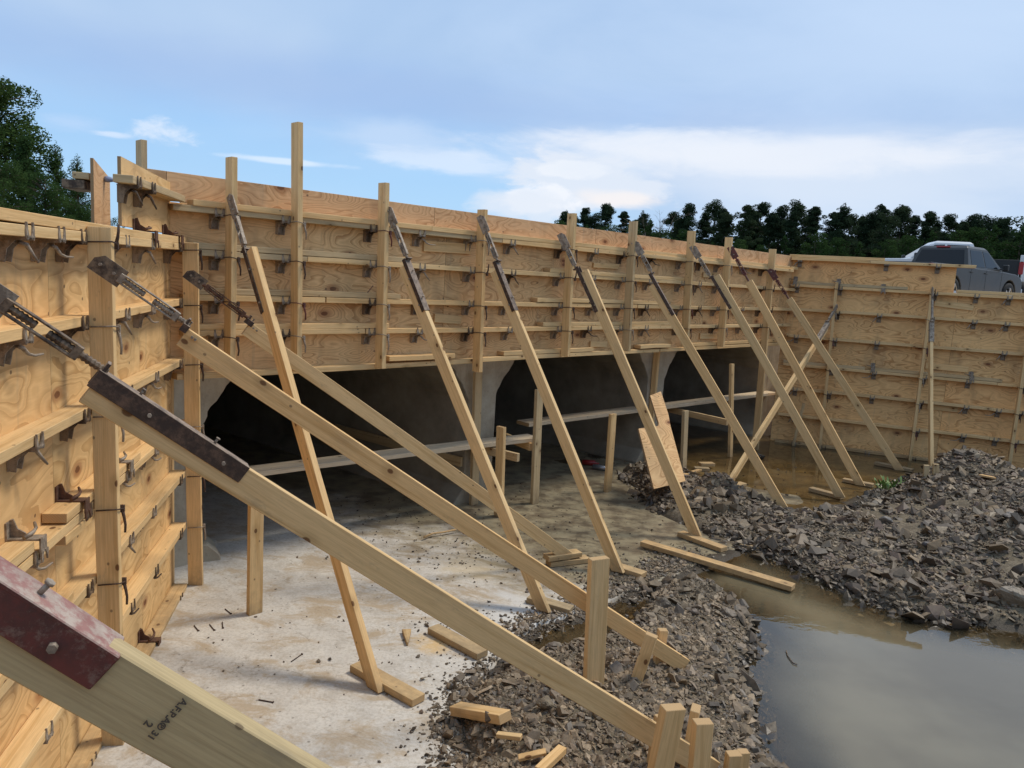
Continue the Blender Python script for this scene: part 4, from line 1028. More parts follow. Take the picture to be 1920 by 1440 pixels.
flat((1641, 866), (1712, 880), 'wood block furthest back, at the foot of the corner brace', group=G, mats=WOOD2, z0=0, z1=0)
flat((1364, 912), (1394, 905), 'wood block at the foot of the brace leaning the opposite way', group=G, z0=0, z1=0)
flat((1028, 1052), (1102, 1044), 'lower of two stacked wood blocks under the second left brace', group=G)
flat((1024, 1042), (1086, 1033), 'upper of two stacked wood blocks under the second left brace', z0=.07, z1=.07, group=G)
flat((812, 1174), (905, 1223), 'grey two-by-four piece lying flat on the slab under the long brace', mats=WOOD2, cat='board piece', name='board_piece')
flat((855, 1322), (948, 1338), 'thick pale timber off-cut on the gravel left of the long brace', T=.045, Wd=.075, cat='board piece', name='board_piece', lift=.022)
flat((1205, 1014), (1488, 1098), 'long pale board lying over the water between slab and pool', z0=.03, z1=.012, cat='board', name='loose_board', T=.038)
flat((1330, 888), (1352, 898), 'short pale block lying on the slab, nearest of three near the middle pier', z0=.0, z1=0, Wd=.09)
flat((1312, 868), (1338, 868), 'short block standing on another near the tall thin post', z0=.02, z1=.02, Wd=.09)
flat((1302, 876), (1330, 878), 'thin block lying in the mud under another short block', z0=-.01, z1=-.01, Wd=.09, mats=WOOD2)
flat((1280, 890), (1312, 880), 'pale splintered board end on the rubble beside the leaning plywood', lift=.022, Wd=.05, T=.02, cat='board piece', name='board_piece')
flat((932, 1375), (978, 1380), 'thin splintered off-cut left of the blocky rock', lift=.022, Wd=.03, T=.02)
flat((972, 1420), (1024, 1408), 'curved wood sliver in front of the blocky rock', lift=.022, Wd=.035, T=.014)
flat((1010, 1442), (1055, 1400), 'pale pointed off-cut sticking up from the gravel at the bottom edge', lift=.022, Wd=.04, T=.03)
flat((1850, 893), (1898, 893), 'small orange-tan board off-cut on the rubble by the right formwork', lift=.022, Wd=.16, T=.02, cat='board piece', name='board_piece')
def wedge(px, ang, L, Wd, T, label, z=None, mats=None):
    q = fl(*px, .03); zz = zg(q) if z is None else z; q = fl(*px, zz); q.z = zz+.003
    X = az(ang); Y = az(ang+90); b = MB()
    b.prism([(-L/2, -Wd/2), (L/2, -.004), (L/2, .004), (-L/2, Wd/2)], q, X, Y, ZU*T); o = b.build('wood_wedge', mats or WOOD, bevel=.001); tag(o, label, 'wood wedge')
wedge((763, 1199), 170, .17, .055, .022, 'small pale wedge lying alone on the slab right of the first brace foot')
wedge((1425, 1030), -75, .34, .12, .02, 'pale triangular off-cut floating at the rubble edge behind the long board', 0.0)
wedge((1268, 1375), 20, .2, .05, .02, 'small wedge off-cut half hidden behind the near stakes', .14)

def stake(top, bot, label, zb=None, Wd=.089, T=.038, face=None, name='stake', cat='stake', group='wooden stakes driven into the gravel', mats=None, lean=None, ztop=None, up=None, bury=.06, dist=None):
    """upright timber: foot at photo point 'bot' on the ground, top seen at photo point 'top' at the same distance"""
    q = fl(*bot, .03)
    if zb is None: zb = zg(q)
    q = fl(*bot, zb) if dist is None else O + ray(*bot)*dist
    hd = Vector((q.x, q.y, 0)).normalized()
    r = ray(*top); t = (q-O).dot(hd)/r.dot(hd); p = O + r*t
    X = (p-q).normalized(); yv = face if face is not None else az(43.5)
    b = MB(); b.plankbox(q-X*bury, p, yv, Wd, T, step=.2, jit=.0012); o = b.build(name, mats or WOOD, bevel=.002); return tag(o, label, cat, group)
stake((1123, 1046), (1113, 1272), 'tall upright stake nailed to the longest left brace above the near bank', face=az(68), Wd=.10, T=.042, zb=.24, bury=.2)
stake((1222, 1190), (1198, 1262), 'short tilted stake on the camera side of the longest left brace', face=az(110), Wd=.06, zb=.24, bury=.15)
stake((1243, 1180), (1233, 1245), 'short stake on the pool side of the longest left brace', face=az(80), Wd=.05)
stake((1262, 1325), (1232, 1475), 'broad front stake of the near cluster, left of the gap, overlapping the brace end', face=az(70), Wd=.089, T=.045, zb=.30, bury=.3)
stake((1305, 1327), (1282, 1450), 'rear stake of the near cluster, tilted behind the two front ones', face=az(20), Wd=.07, T=.038, zb=.14)
stake((1318, 1352), (1306, 1480), 'square-topped front stake of the near cluster, right of the gap', face=az(80), Wd=.07, T=.045, zb=.26, bury=.3)
stake((1240, 1342), (1222, 1450), 'narrow stake almost hidden behind the broad front stake', face=az(60), Wd=.05, zb=.13)
stake((1376, 1412), (1368, 1480), 'low near stake at the bottom edge, left one of the touching pair', face=az(80), Wd=.06, T=.045, zb=.1)
stake((1394, 1408), (1386, 1475), 'low near stake at the bottom edge, right one of the touching pair', face=az(80), Wd=.045, T=.038, zb=.1)
stake((1737, 872), (1735, 905), 'short brown stake left of the bright brace foot in the rubble', face=az(100), Wd=.06, mats=WOOD2, zb=.05)
stake((1755, 870), (1753, 905), 'short brown stake right of the bright brace foot in the rubble', face=az(100), Wd=.06, mats=WOOD2, zb=.05)
GP = 'upright posts carrying the plank walkway'
def uprt(top, bot, label, **k): return stake(top, bot, label, name='support_post', cat='post', group=GP, bury=0, **k)
uprt((480, 925), (477, 1150), 'brown post under the near left end of the walkway plank')
uprt((896, 697), (888, 946), 'long post standing against the first culvert dividing wall', mats=WOOD2)
uprt((940, 800), (935, 968), 'post with two ledgers nailed across it below the plank overlap', face=az(133))
uprt((1011, 730), (1002, 944), 'grey-green post rising past the plank overlap in the middle culvert mouth', mats=WOOD2, face=az(43.5))
uprt((1149, 776), (1139, 922), 'short rounded post in front of the walkway left of the leaning plywood', mats=WOOD)
uprt((1285, 770), (1281, 886), 'brown post under the walkway right of the leaning plywood', mats=WOOD2)
uprt((1372, 682), (1369, 858), 'tall thin brown post rising above the walkway in the right culvert mouth', Wd=.07)
b = MB(); b.ebox(W('M', cs(1222, 700), 0.0, CD+.05), W('M', cs(1222, 700), 1.43, CD+.05), nM, .07, .04); tag(b.build('support_post', WOOD, bevel=.002), 'thin pale post fixed against the second culvert dividing wall', 'post', GP)
# walkway planks, 38 x 235 mm boards about 0.5 m above the slab
def plank(pxa, pxb, za, zb_, label, Wd=.20, T=.038, mats=None):
    a = fl(*pxa, za); c = fl(*pxb, zb_); X = (c-a).normalized(); sd = Vector((-X.y, X.x, 0)).normalized()
    b = MB(); b.plankbox(a, c, sd, Wd, T, 0, 1, bow=.012); return tag(b.build('walkway_plank', mats or [M_LUM, M_END], bevel=.002), label, 'plank', 'planks of the low walkway')
sA, zA = .62, .62
M_PLK = lumber('plank_light', (.70, .56, .38), (.52, .39, .25), grey=.35)
plank((400, 893), (1000, 820), .62, .62, 'long walkway plank across the left culvert mouth', mats=[M_PLK, M_END], Wd=.19)
plank((980, 794), (1446, 736), .662, .662, 'grey walkway plank across the middle and right culvert mouths', mats=[M_PLK, M_END], Wd=.19)
def ledger(pxa, pxb, za, zb_, label, mats=None, Wd=.075):
    a = fl(*pxa, za); c = fl(*pxb, zb_); b = MB(); b.ebox(a, c, ZU, Wd, .038); return tag(b.build('ledger_board', mats or WOOD2, bevel=.002), label, 'board', 'ledger boards under the walkway')
ledger((880, 836), (972, 858), .55, .55, 'brown ledger board poking out in front of the double-ledger post')
ledger((945, 818), (996, 838), .56, .56, 'pale short ledger board behind the double-ledger post', WOOD)
ledger((1230, 762), (1364, 792), .57, .57, 'ledger board spanning two posts in the right culvert mouth')
b = MB(); a = W('M', cs(876, 800)-.03, .42, CD-.02); b.ebox(a, a+bar*1.9, ZU, .09, .03); tag(b.build('board_piece', WOOD2), 'dark board running back into the left culvert along its dividing wall', 'board piece')
# L-shaped plywood off-cut leaning on the walkway
def leaning():
    bl = fl(1222, 918, .20); br_ = fl(1283, 905, .20)
    hd = (br_-bl).normalized(); top = None
    r = ray(1236, 738); nrm = Vector((hd.y, -hd.x, 0)).normalized()
    # plane through the bottom edge leaning back to the plank
    tq = fl(1236, 738, 1.02)
    Xb = hd; Yb = (tq-bl); Yb = (Yb - Xb*Yb.dot(Xb)); Yb.normalize(); Nb = Xb.cross(Yb).normalized()
    def onp(x, y):
        r = ray(x, y); t = (bl-O).dot(Nb)/r.dot(Nb); p = O+r*t-bl; return (p.dot(Xb), p.dot(Yb))
    poly = [onp(*q) for q in ((1224, 918), (1283, 903), (1255, 800), (1251, 778), (1237, 735), (1217, 743), (1233, 795), (1232, 800), (1195, 805))]
    b = MB(); b.prism(poly, bl, Xb, Yb, Nb*.018, 0, 1); o = b.build('plywood_offcut', [M_PLY, PEDG]); tag(o, 'L-shaped knotty plywood off-cut leaning on the walkway above the rubble', 'plywood off-cut')
leaning()
# nails, stick, spray can and bottle on the slab
def nail(pa, pb, label):
    a = fl(*pa, .04); c = fl(*pb, .04); a.z = zg(a)+.004; c.z = zg(c)+.004
    b = MB(); b.tube([a, c], .003, 6); X = (c-a).normalized(); b.tube([c, c+X*.002], .007, 8); tag(b.build('nail', [M_WIRE]), label, 'nail', 'nails dropped on the slab')
nail((364, 1172), (372, 1182), 'leftmost of three nails in a row below the brown post')
nail((393, 1170), (402, 1181), 'middle of three nails in a row below the brown post')
nail((417, 1166), (418, 1177), 'rightmost of three nails in a row below the brown post')
nail((422, 1141), (433, 1150), 'nail lying just left of the brown post foot')
nail((546, 1240), (566, 1226), 'dark nail alone in the middle of the pale slab')
nail((485, 1311), (512, 1316), 'rusty nail nearest the close-up brace')
b = MB(); z_ = .05
b.tube([fl(795, 1007, .05), fl(812, 1000, .05), fl(830, 998, .05), fl(855, 993, .05)], [.009, .007, .008, .008], 6)
tag(b.build('stick', [M_LUM]), 'thin split stick lying on the damp slab under the long brace', 'stick')
def can(px, ang, L, R, m, label, name, cat):
    q = fl(*px, .03); q.z = R+.01; X = az(ang); b = MB(); b.tube([q, q+X*L*.72, q+X*L*.8, q+X*L*.84, q+X*L], [R, R, R*.55, R*.35, R*.3], 12); tag(b.build(name, [m]), label, cat)
can((1092, 868), 100, .2, .032, plain('can_red', (.25, .02, .02), .3), 'small red and silver can lying in the shade of the middle culvert', 'spray_can', 'can')
can((1112, 876), 115, .2, .03, plain('can_silver', (.35, .35, .36), .3, .6), 'silver can lying in the shade beside a red one', 'spray_can', 'can')
# thin wire in the pool
q = [fl(x, y, .006) for x, y in ((1474, 1220), (1477, 1230), (1487, 1243), (1495, 1246))]
b = MB(); b.tube(q, .0035, 5); tag(b.build('bent_wire', [M_DARKS]), 'bent dark wire poking out of the pool surface', 'wire')
# small weed on the rubble
b = MB(); q = fl(1664, 918, .08)
for k in range(60):
    a = random.uniform(0, 6.28); e = random.uniform(.03, .12); d = Vector((cos(a), sin(a), random.uniform(.2, 1.6))).normalized(); p = q+Vector((random.gauss(0, .07), random.gauss(0, .04), random.uniform(0, .05))); s_ = d.cross(ZU).normalized()*.012
    n0 = len(b.v); b.v += [p-s_*.4, p+s_*.4, p+d*e+s_, p+d*e*1.3, p+d*e-s_]; b.face([n0, n0+1, n0+2, n0+3, n0+4], [(0, 0)]*5)
tag(b.build('weed', [plain('weed_green', (.14, .22, .05), .6)]), 'small green weed growing at the back tip of the right rubble', 'plant')

# ------------------------------------------------------------------ trees
def leaf_mat(name, a, b_, trans=.25):
    n = NT(name); at = n.n('ShaderNodeAttribute', attribute_name='shade'); r = n.rnd()
    c = n.mix(at.outputs['Fac'], a, b_); c = n.mix(1.0, c, n.ramp(r, [(0, (.75, .8, .8)), (1, (1.15, 1.1, 1.0))]), 'MULTIPLY')
    d = n.n('ShaderNodeBsdfDiffuse'); t = n.n('ShaderNodeBsdfTranslucent'); n.l(c, d.inputs[0]); n.l(c, t.inputs[0])
    m = n.n('ShaderNodeMixShader'); m.inputs[0].default_value = trans; n.l(d.outputs[0], m.inputs[1]); n.l(t.outputs[0], m.inputs[2]); n.l(m.outputs[0], n.out.inputs[0]); return n.mat
M_PINE = leaf_mat('pine_needles', (.026, .042, .026), (.055, .078, .042))
M_LEAF = leaf_mat('broad_leaves', (.030, .058, .022), (.065, .105, .035), .25)
M_CED = leaf_mat('cedar_leaves', (.030, .062, .022), (.07, .12, .04), .3)
M_BARK = plain('bark', (.085, .06, .045), .9); M_BARKP = plain('bark_pale', (.15, .115, .09), .9)
def leaves_mesh(name, cen_, rad, count, size, rs, mat):
    """count leaf cards spread through ellipsoid clumps (cen_ Nx3, rad Nx3)"""
    w = rad.prod(1)**.66; w /= w.sum(); k = rs.choice(len(cen_), count, p=w)
    d = rs.normal(0, 1, (count, 3)); d /= np.linalg.norm(d, axis=1)[:, None]; rr = rs.uniform(.35, 1.0, count)**.6
    p = cen_[k] + d*rad[k]*rr[:, None]
    a = rs.normal(0, 1, (count, 3)); a[:, 2] *= .5; a /= np.linalg.norm(a, axis=1)[:, None]
    b_ = np.cross(a, rs.normal(0, 1, (count, 3))); b_ /= np.linalg.norm(b_, axis=1)[:, None]
    s = size*rs.uniform(.6, 1.5, count)[:, None]
    q = np.stack([p-a*s, p-b_*s*.45, p+a*s, p+b_*s*.45], 1).reshape(-1, 3)
    me = mesh_np(name, q, np.arange(count*4).reshape(-1, 4), mat)
    at = me.attributes.new('shade', 'FLOAT', 'POINT'); sh = np.clip(rs.uniform(0, 1, len(cen_))[k]*.6+rs.uniform(0, .5, count), 0, 1); at.data.foreach_set('value', np.repeat(sh, 4).astype(np.float32)); return me
def pine_meshes(h, seed, nleaf=14000, low=.35, wide=1.0, lean=.0):
    """tall pine: bare lower trunk, open tiered branches carrying many small flat tufts"""
    rs = np.random.default_rng(seed); b = MB(); top = Vector((rs.normal(0, .03)*h, rs.normal(0, .03)*h, h*.97))
    tp = [Vector((0, 0, -.3)).lerp(top, t)+Vector((rs.normal(0, .012)*h*.5, rs.normal(0, .012)*h*.5, 0))*(0 if t == 0 else 1) for t in np.linspace(0, 1, 8)]
    b.tube(tp, [h*.015*(1-.85*t)+.02 for t in np.linspace(0, 1, 8)], 7); cs_, rd = [], []
    low *= .62; nb = int(rs.integers(36, 50)); skew = rs.uniform(-.5, .5); pw = rs.uniform(.6, 1.0)
    for i in range(nb):
        t = low + (1-low)*rs.uniform(0, 1)**.8; z = h*t; k = (1.02-t)/(1.02-low)
        a = rs.uniform(0, 2*pi); reach = h*.225*wide*(.10+.90*min(1, k*1.35)**pw)*rs.uniform(.2, 1.15)*(1+.6*skew*cos(a))
        base = Vector((0, 0, 0)).lerp(top, t)
        tip = base + Vector((cos(a)*reach, sin(a)*reach, reach*rs.uniform(-.1, .45)))
        b.tube([base, base.lerp(tip, .5)+Vector((0, 0, .02*h)), tip], [h*.0045, h*.0032, h*.0015], 4)
        for f in (.5, .75, 1.0):
            if rs.uniform() < .2: continue
            q = base.lerp(tip, f)+Vector(rs.normal(0, .012*h, 3)); cs_.append((q.x, q.y, q.z)); R = h*.038*rs.uniform(.5, 1.5)*wide; rd.append((R*1.35, R*1.35, R*rs.uniform(.6, 1.0)))
    for j in range(3): cs_.append((top.x+rs.normal(0, .012)*h, top.y+rs.normal(0, .012)*h, h*(.985-.03*j))); rd.append((h*.020*(1+j), h*.020*(1+j), h*.026))
    o = b.build('trunk', [M_BARK], origin=Vector((0, 0, 0))); tm = o.data; bpy.data.objects.remove(o)
    lm = leaves_mesh('crown', np.array(cs_), np.array(rd), nleaf, h*.0095, rs, M_PINE); return tm, lm
def leafy_meshes(h, seed, nleaf=6000, mat=None, cone=0., low=.12, wide=1.0, leaf=.014, nb=26):
    rs = np.random.default_rng(seed); b = MB(); top = Vector((rs.normal(0, .02)*h, 0, h*.9))
    tp = [Vector((0, 0, -.3)).lerp(top, t) for t in np.linspace(0, 1, 6)]; b.tube(tp, [h*.02*(1-.9*t)+.015 for t in np.linspace(0, 1, 6)], 7); cs_, rd = [], []
    for i in range(nb):
        t = low+(1-low)*rs.uniform(0, 1)**(1.2 if cone else .8)
        env = (1-t)*1.05+.05 if cone else sqrt(max(.06, 1-((t-.55)/.5)**2))
        reach = h*.30*wide*env*rs.uniform(.35, 1.0); a = rs.uniform(0, 6.28)
        base = Vector((0, 0, h*t*.85)); tip = Vector((cos(a)*reach, sin(a)*reach, h*t*.95))
        b.tube([base, base.lerp(tip, .5)+Vector((0, 0, .02*h)), tip], [h*.006, h*.004, h*.002], 4)
        cs_.append(tip[:]); R = h*.085*rs.uniform(.6, 1.3)*(env*.6+.45); rd.append((R*1.15, R*1.15, R*.85))
        if rs.uniform() < .5: cs_.append(base.lerp(tip, .4)[:]); rd.append((R, R, R*.8))
    cs_.append((top.x, 0, h*.93)); rd.append((h*.05*(1-cone*.5), h*.05*(1-cone*.5), h*.07))
    o = b.build('trunk', [M_BARK], origin=Vector((0, 0, 0))); tm = o.data; bpy.data.objects.remove(o)
    return tm, leaves_mesh('crown', np.array(cs_), np.array(rd), nleaf, h*leaf, rs, mat or M_LEAF)
def put_tree(name, meshes, h0, h, loc, label, group, rz=0):
    tm, lm = meshes; e = empty(name, loc, label, 'tree', group); e.rotation_euler.z = rz; e.scale = (h/h0,)*3
    for nm, me in (('trunk', tm), ('crown', lm)):
        o = bpy.data.objects.new(nm, me); COL.objects.link(o); o.parent = e
    return e
PINES = [pine_meshes(14, 100+i, low=(.30, .42, .35, .5, .28, .38)[i], wide=(1.0, .85, 1.15, .9, 1.05, 1.2)[i]) for i in range(6)] + [pine_meshes(14, 150+i, low=(.25, .45, .32)[i], wide=(1.25, .8, 1.05)[i]) for i in range(3)]
LEAFY = [leafy_meshes(8, 200+i, cone=(0, .6, 0)[i], mat=M_LEAF) for i in range(3)]
def at_dist(x, D):
    """ground point in the direction of photo column x (taken near the horizon) at distance D"""
    r = ray(x, 520+.059*(x-960)); h = Vector((r.x, r.y, 0)).normalized(); return h*D
def z_at(x, y, D):
    r = ray(x, y); return CAMH + r.z/sqrt(r.x**2+r.y**2)*D
tops = [(1056, 394), (1084, 388), (1120, 380), (1166, 398), (1192, 394), (1280, 382), (1328, 374), (1352, 392), (1380, 384), (1414, 381), (1448, 386), (1482, 374), (1520, 388), (1562, 381), (1596, 402), (1632, 385), (1675, 385), (1698, 404), (1722, 397), (1762, 403), (1800, 404), (1832, 401), (1868, 408), (1905, 406), (1250, 398), (1502, 400)]
rx = random.Random(5); tops += [(x, y+rx.uniform(4, 16)) for x, y in [(1070, 392), (1104, 386), (1180, 398), (1265, 392), (1304, 384), (1342, 382), (1398, 388), (1432, 386), (1466, 382), (1542, 386), (1580, 388), (1614, 392), (1652, 388), (1740, 400), (1780, 402), (1818, 402)]]
tops.sort()
for i, (x, y) in enumerate(tops):
    D = 120 + 12*((i*7) % 5)/4; p = at_dist(x, D); gz = 3.3; h = z_at(x, y, D)-gz
    put_tree('pine_tree', PINES[(i*5) % 9], 14, h, (p.x, p.y, gz), 'dark pine in the far treeline, %s from the left end of the row' % ORD[i], 'pines in the far treeline', i*1.3)
low = [(1212, 408, 100), (1180, 420, 104), (1232, 428, 98), (1275, 430, 102), (1330, 452, 100), (1375, 446, 98), (1420, 458, 101), (1463, 440, 99), (1518, 432, 97), (1560, 444, 100), (1602, 452, 98), (1648, 446, 100), (1690, 440, 102), (1735, 430, 103), (1775, 428, 104), (1815, 425, 104), (1850, 420, 105), (1895, 422, 106), (1045, 412, 108), (1095, 420, 106), (1135, 418, 108)]
low.sort()
for i, (x, y, D) in enumerate(low):
    p = at_dist(x, D); gz = 3.2; h = z_at(x, y, D)-gz
    put_tree('leafy_tree', LEAFY[i % 3], 8, h, (p.x, p.y, gz), 'lower mid-green tree in front of the pines, %s from the left' % ORD[i], 'broadleaf trees in front of the far pines', i*2.1)
# bare brown tree
rs = np.random.default_rng(4); b = MB(); D = 112; p = at_dist(1236, D); hh = z_at(1238, 398, D)-3.3
def twig(b, p0, d, L, r, k):
    p1 = p0+d*L; b.tube([p0, p1], [r, r*.6], 5 if k < 2 else 3)
    if k < 4:
        for i in range(3 if k else 6):
            dd = (d+Vector(rs.normal(0, .42, 3))).normalized(); twig(b, p0.lerp(p1, rs.uniform(.45, 1)), dd, L*rs.uniform(.5, .72), r*.5, k+1)
twig(b, Vector((p.x, p.y, 3.2)), ZU, hh*.62, .16, 0); o = b.build('bare_tree', [M_BARKP]); tag(o, 'leafless brown tree standing between the green trees of the far treeline', 'tree')
# woods behind
rs = np.random.default_rng(8); cc = []; rd = []
for x in np.arange(1130, 2150, 16):
    for k in range(5):
        D = 150+k*4; q = at_dist(x+rs.uniform(-9, 9), D); z = 3+rs.uniform(0, 1)*(z_at(x, 428 if x < 1800 else 420, D)-3.6)*rs.uniform(.7, 1)
        cc.append((q.x, q.y, z)); rd.append((rs.uniform(1.6, 3),)*2+(rs.uniform(1.4, 2.4),))
me = leaves_mesh('woods', np.array(cc), np.array(rd), 90000, .30, rs, M_PINE); o = bpy.data.objects.new('woods', me); COL.objects.link(o)
tag(o, 'dark mass of woods filling the gaps behind the far pines', 'woods', kind='stuff')
# wooded hill at the right
hb = MB(); hc = at_dist(2150, 330); n0 = 26
hx = lambda u, v: hc + Vector((u*150, v*110, 0))
for j in range(n0+1):
    for i in range(n0+1):
        u, v = i/n0*2-1, j/n0*2-1; q = hx(u, v); r2 = u*u+v*v; q.z = 2.6+21*max(0, 1-r2)**1.2*(1+.25*noise.noise(Vector((u*3, v*3, 2)))); hb.v.append(q)
for j in range(n0):
    for i in range(n0):
        a = j*(n0+1)+i; hb.face([a, a+1, a+n0+2, a+n0+1], [(0, 0)]*4, 0, True)
o = hb.build('hill', [plain('hill_green', (.03, .05, .02), .9)]); tag(o, kind='structure')
cc = []; rd = []
for k in range(1500):
    u, v = rs.uniform(-.95, .95, 2)
    if u*u+v*v > .95: continue
    q = hx(u, v); z = 2.6+21*max(0, 1-u*u-v*v)**1.2*(1+.25*noise.noise(Vector((u*3, v*3, 2))))
    R = rs.uniform(2.5, 5); cc.append((q.x, q.y, z+R*.5)); rd.append((R, R, R*.9))
me = leaves_mesh('hill_woods', np.array(cc), np.array(rd), 150000, .55, rs, M_LEAF); o = bpy.data.objects.new('hill_woods', me); COL.objects.link(o); tag(o, 'green woods covering the distant hill at the right edge', 'woods', kind='stuff')
# near trees behind the left wall
def near_tree(x, ytop, D, label, mk, gz=1.9, **k):
    p = at_dist(x, D); p.z = 0; r = ray(x, 460); h = z_at(x, ytop, D)-gz
    h0 = 9; put_tree('leafy_tree' if mk != 'cedar' else 'cedar_tree', leafy_meshes(h0, k.pop('seed'), mat=M_CED if mk == 'cedar' else M_LEAF2, **k), h0, h, (p.x, p.y, gz), label, 'trees behind the left formwork')
M_LEAF2 = leaf_mat('tall_tree_leaves', (.028, .055, .020), (.07, .115, .035), .3)
near_tree(-5, 138, 32, 'tallest leafy tree at the left edge of the photo', 'leafy', seed=31, nleaf=26000, leaf=.0095, nb=60, wide=.95, low=.2)
near_tree(52, 250, 29, 'dark cedar just right of the tallest tree', 'cedar', seed=32, nleaf=20000, cone=1, leaf=.009, nb=60, wide=.9, low=.05)
near_tree(108, 262, 30, 'cedar with a ragged top between the tall tree and the form panel', 'cedar', seed=33, nleaf=20000, cone=1, leaf=.009, nb=60, wide=1.0, low=.05)
near_tree(148, 286, 38, 'slim cedar with a thin pointed tip just left of the outer form panel', 'cedar', seed=34, nleaf=9000, cone=1, leaf=.008, nb=50, wide=.55, low=.05)
near_tree(10, 300, 24, 'bushy green tree low at the left edge behind the wall top', 'cedar', seed=35, nleaf=20000, leaf=.009, nb=50, wide=1.15, low=.05)
near_tree(150, 335, 27, 'low green bush-like tree beside the outer form panel', 'cedar', seed=36, nleaf=18000, leaf=.009, nb=50, wide=1.1, low=.02)
near_tree(85, 320, 25, 'rounded green cedar in the middle of the left tree group', 'cedar', seed=37, nleaf=18000, leaf=.009, nb=50, wide=1.1, low=.02)
near_tree(190, 372, 31, 'small dark tree mostly hidden behind the outer form panel', 'cedar', seed=38, nleaf=9000, leaf=.01, nb=40, wide=1.1, low=.02)
near_tree(-70, 240, 27, 'leafy tree at the far left, mostly outside the frame', 'leafy', seed=39, nleaf=14000, leaf=.01, nb=50, wide=1.1, low=.05)

# ------------------------------------------------------------------ trucks
def paint(name, c, met=.5, rough=.3):
    n = NT(name); tc = n.n('ShaderNodeTexCoord').outputs['Object']; s = n.n('ShaderNodeSeparateXYZ'); n.l(tc, s.inputs[0])
    d = n.math('ADD', s.outputs[2], n.math('MULTIPLY', n.noise(tc, 3, 4), .4)); cc_ = n.mix(n.fr(d, .5, 1.1, .5, 0), c, (.15, .115, .08))   # road dust low on the body
    n.bsdf(cc_, rough, met, coat=.12, spec=.35); return n.mat
M_GLASS = plain('tinted_glass', (.010, .012, .015), .08, 0, spec=.32); M_TYRE = plain('tyre', (.02, .019, .018), .85); M_BLK = plain('black_trim', (.018, .018, .018), .5)
M_CHR = plain('alloy', (.55, .55, .56), .28, .9); M_RED = plain('red_lens', (.35, .012, .012), .25); M_CLR = plain('clear_lens', (.6, .6, .6), .2)
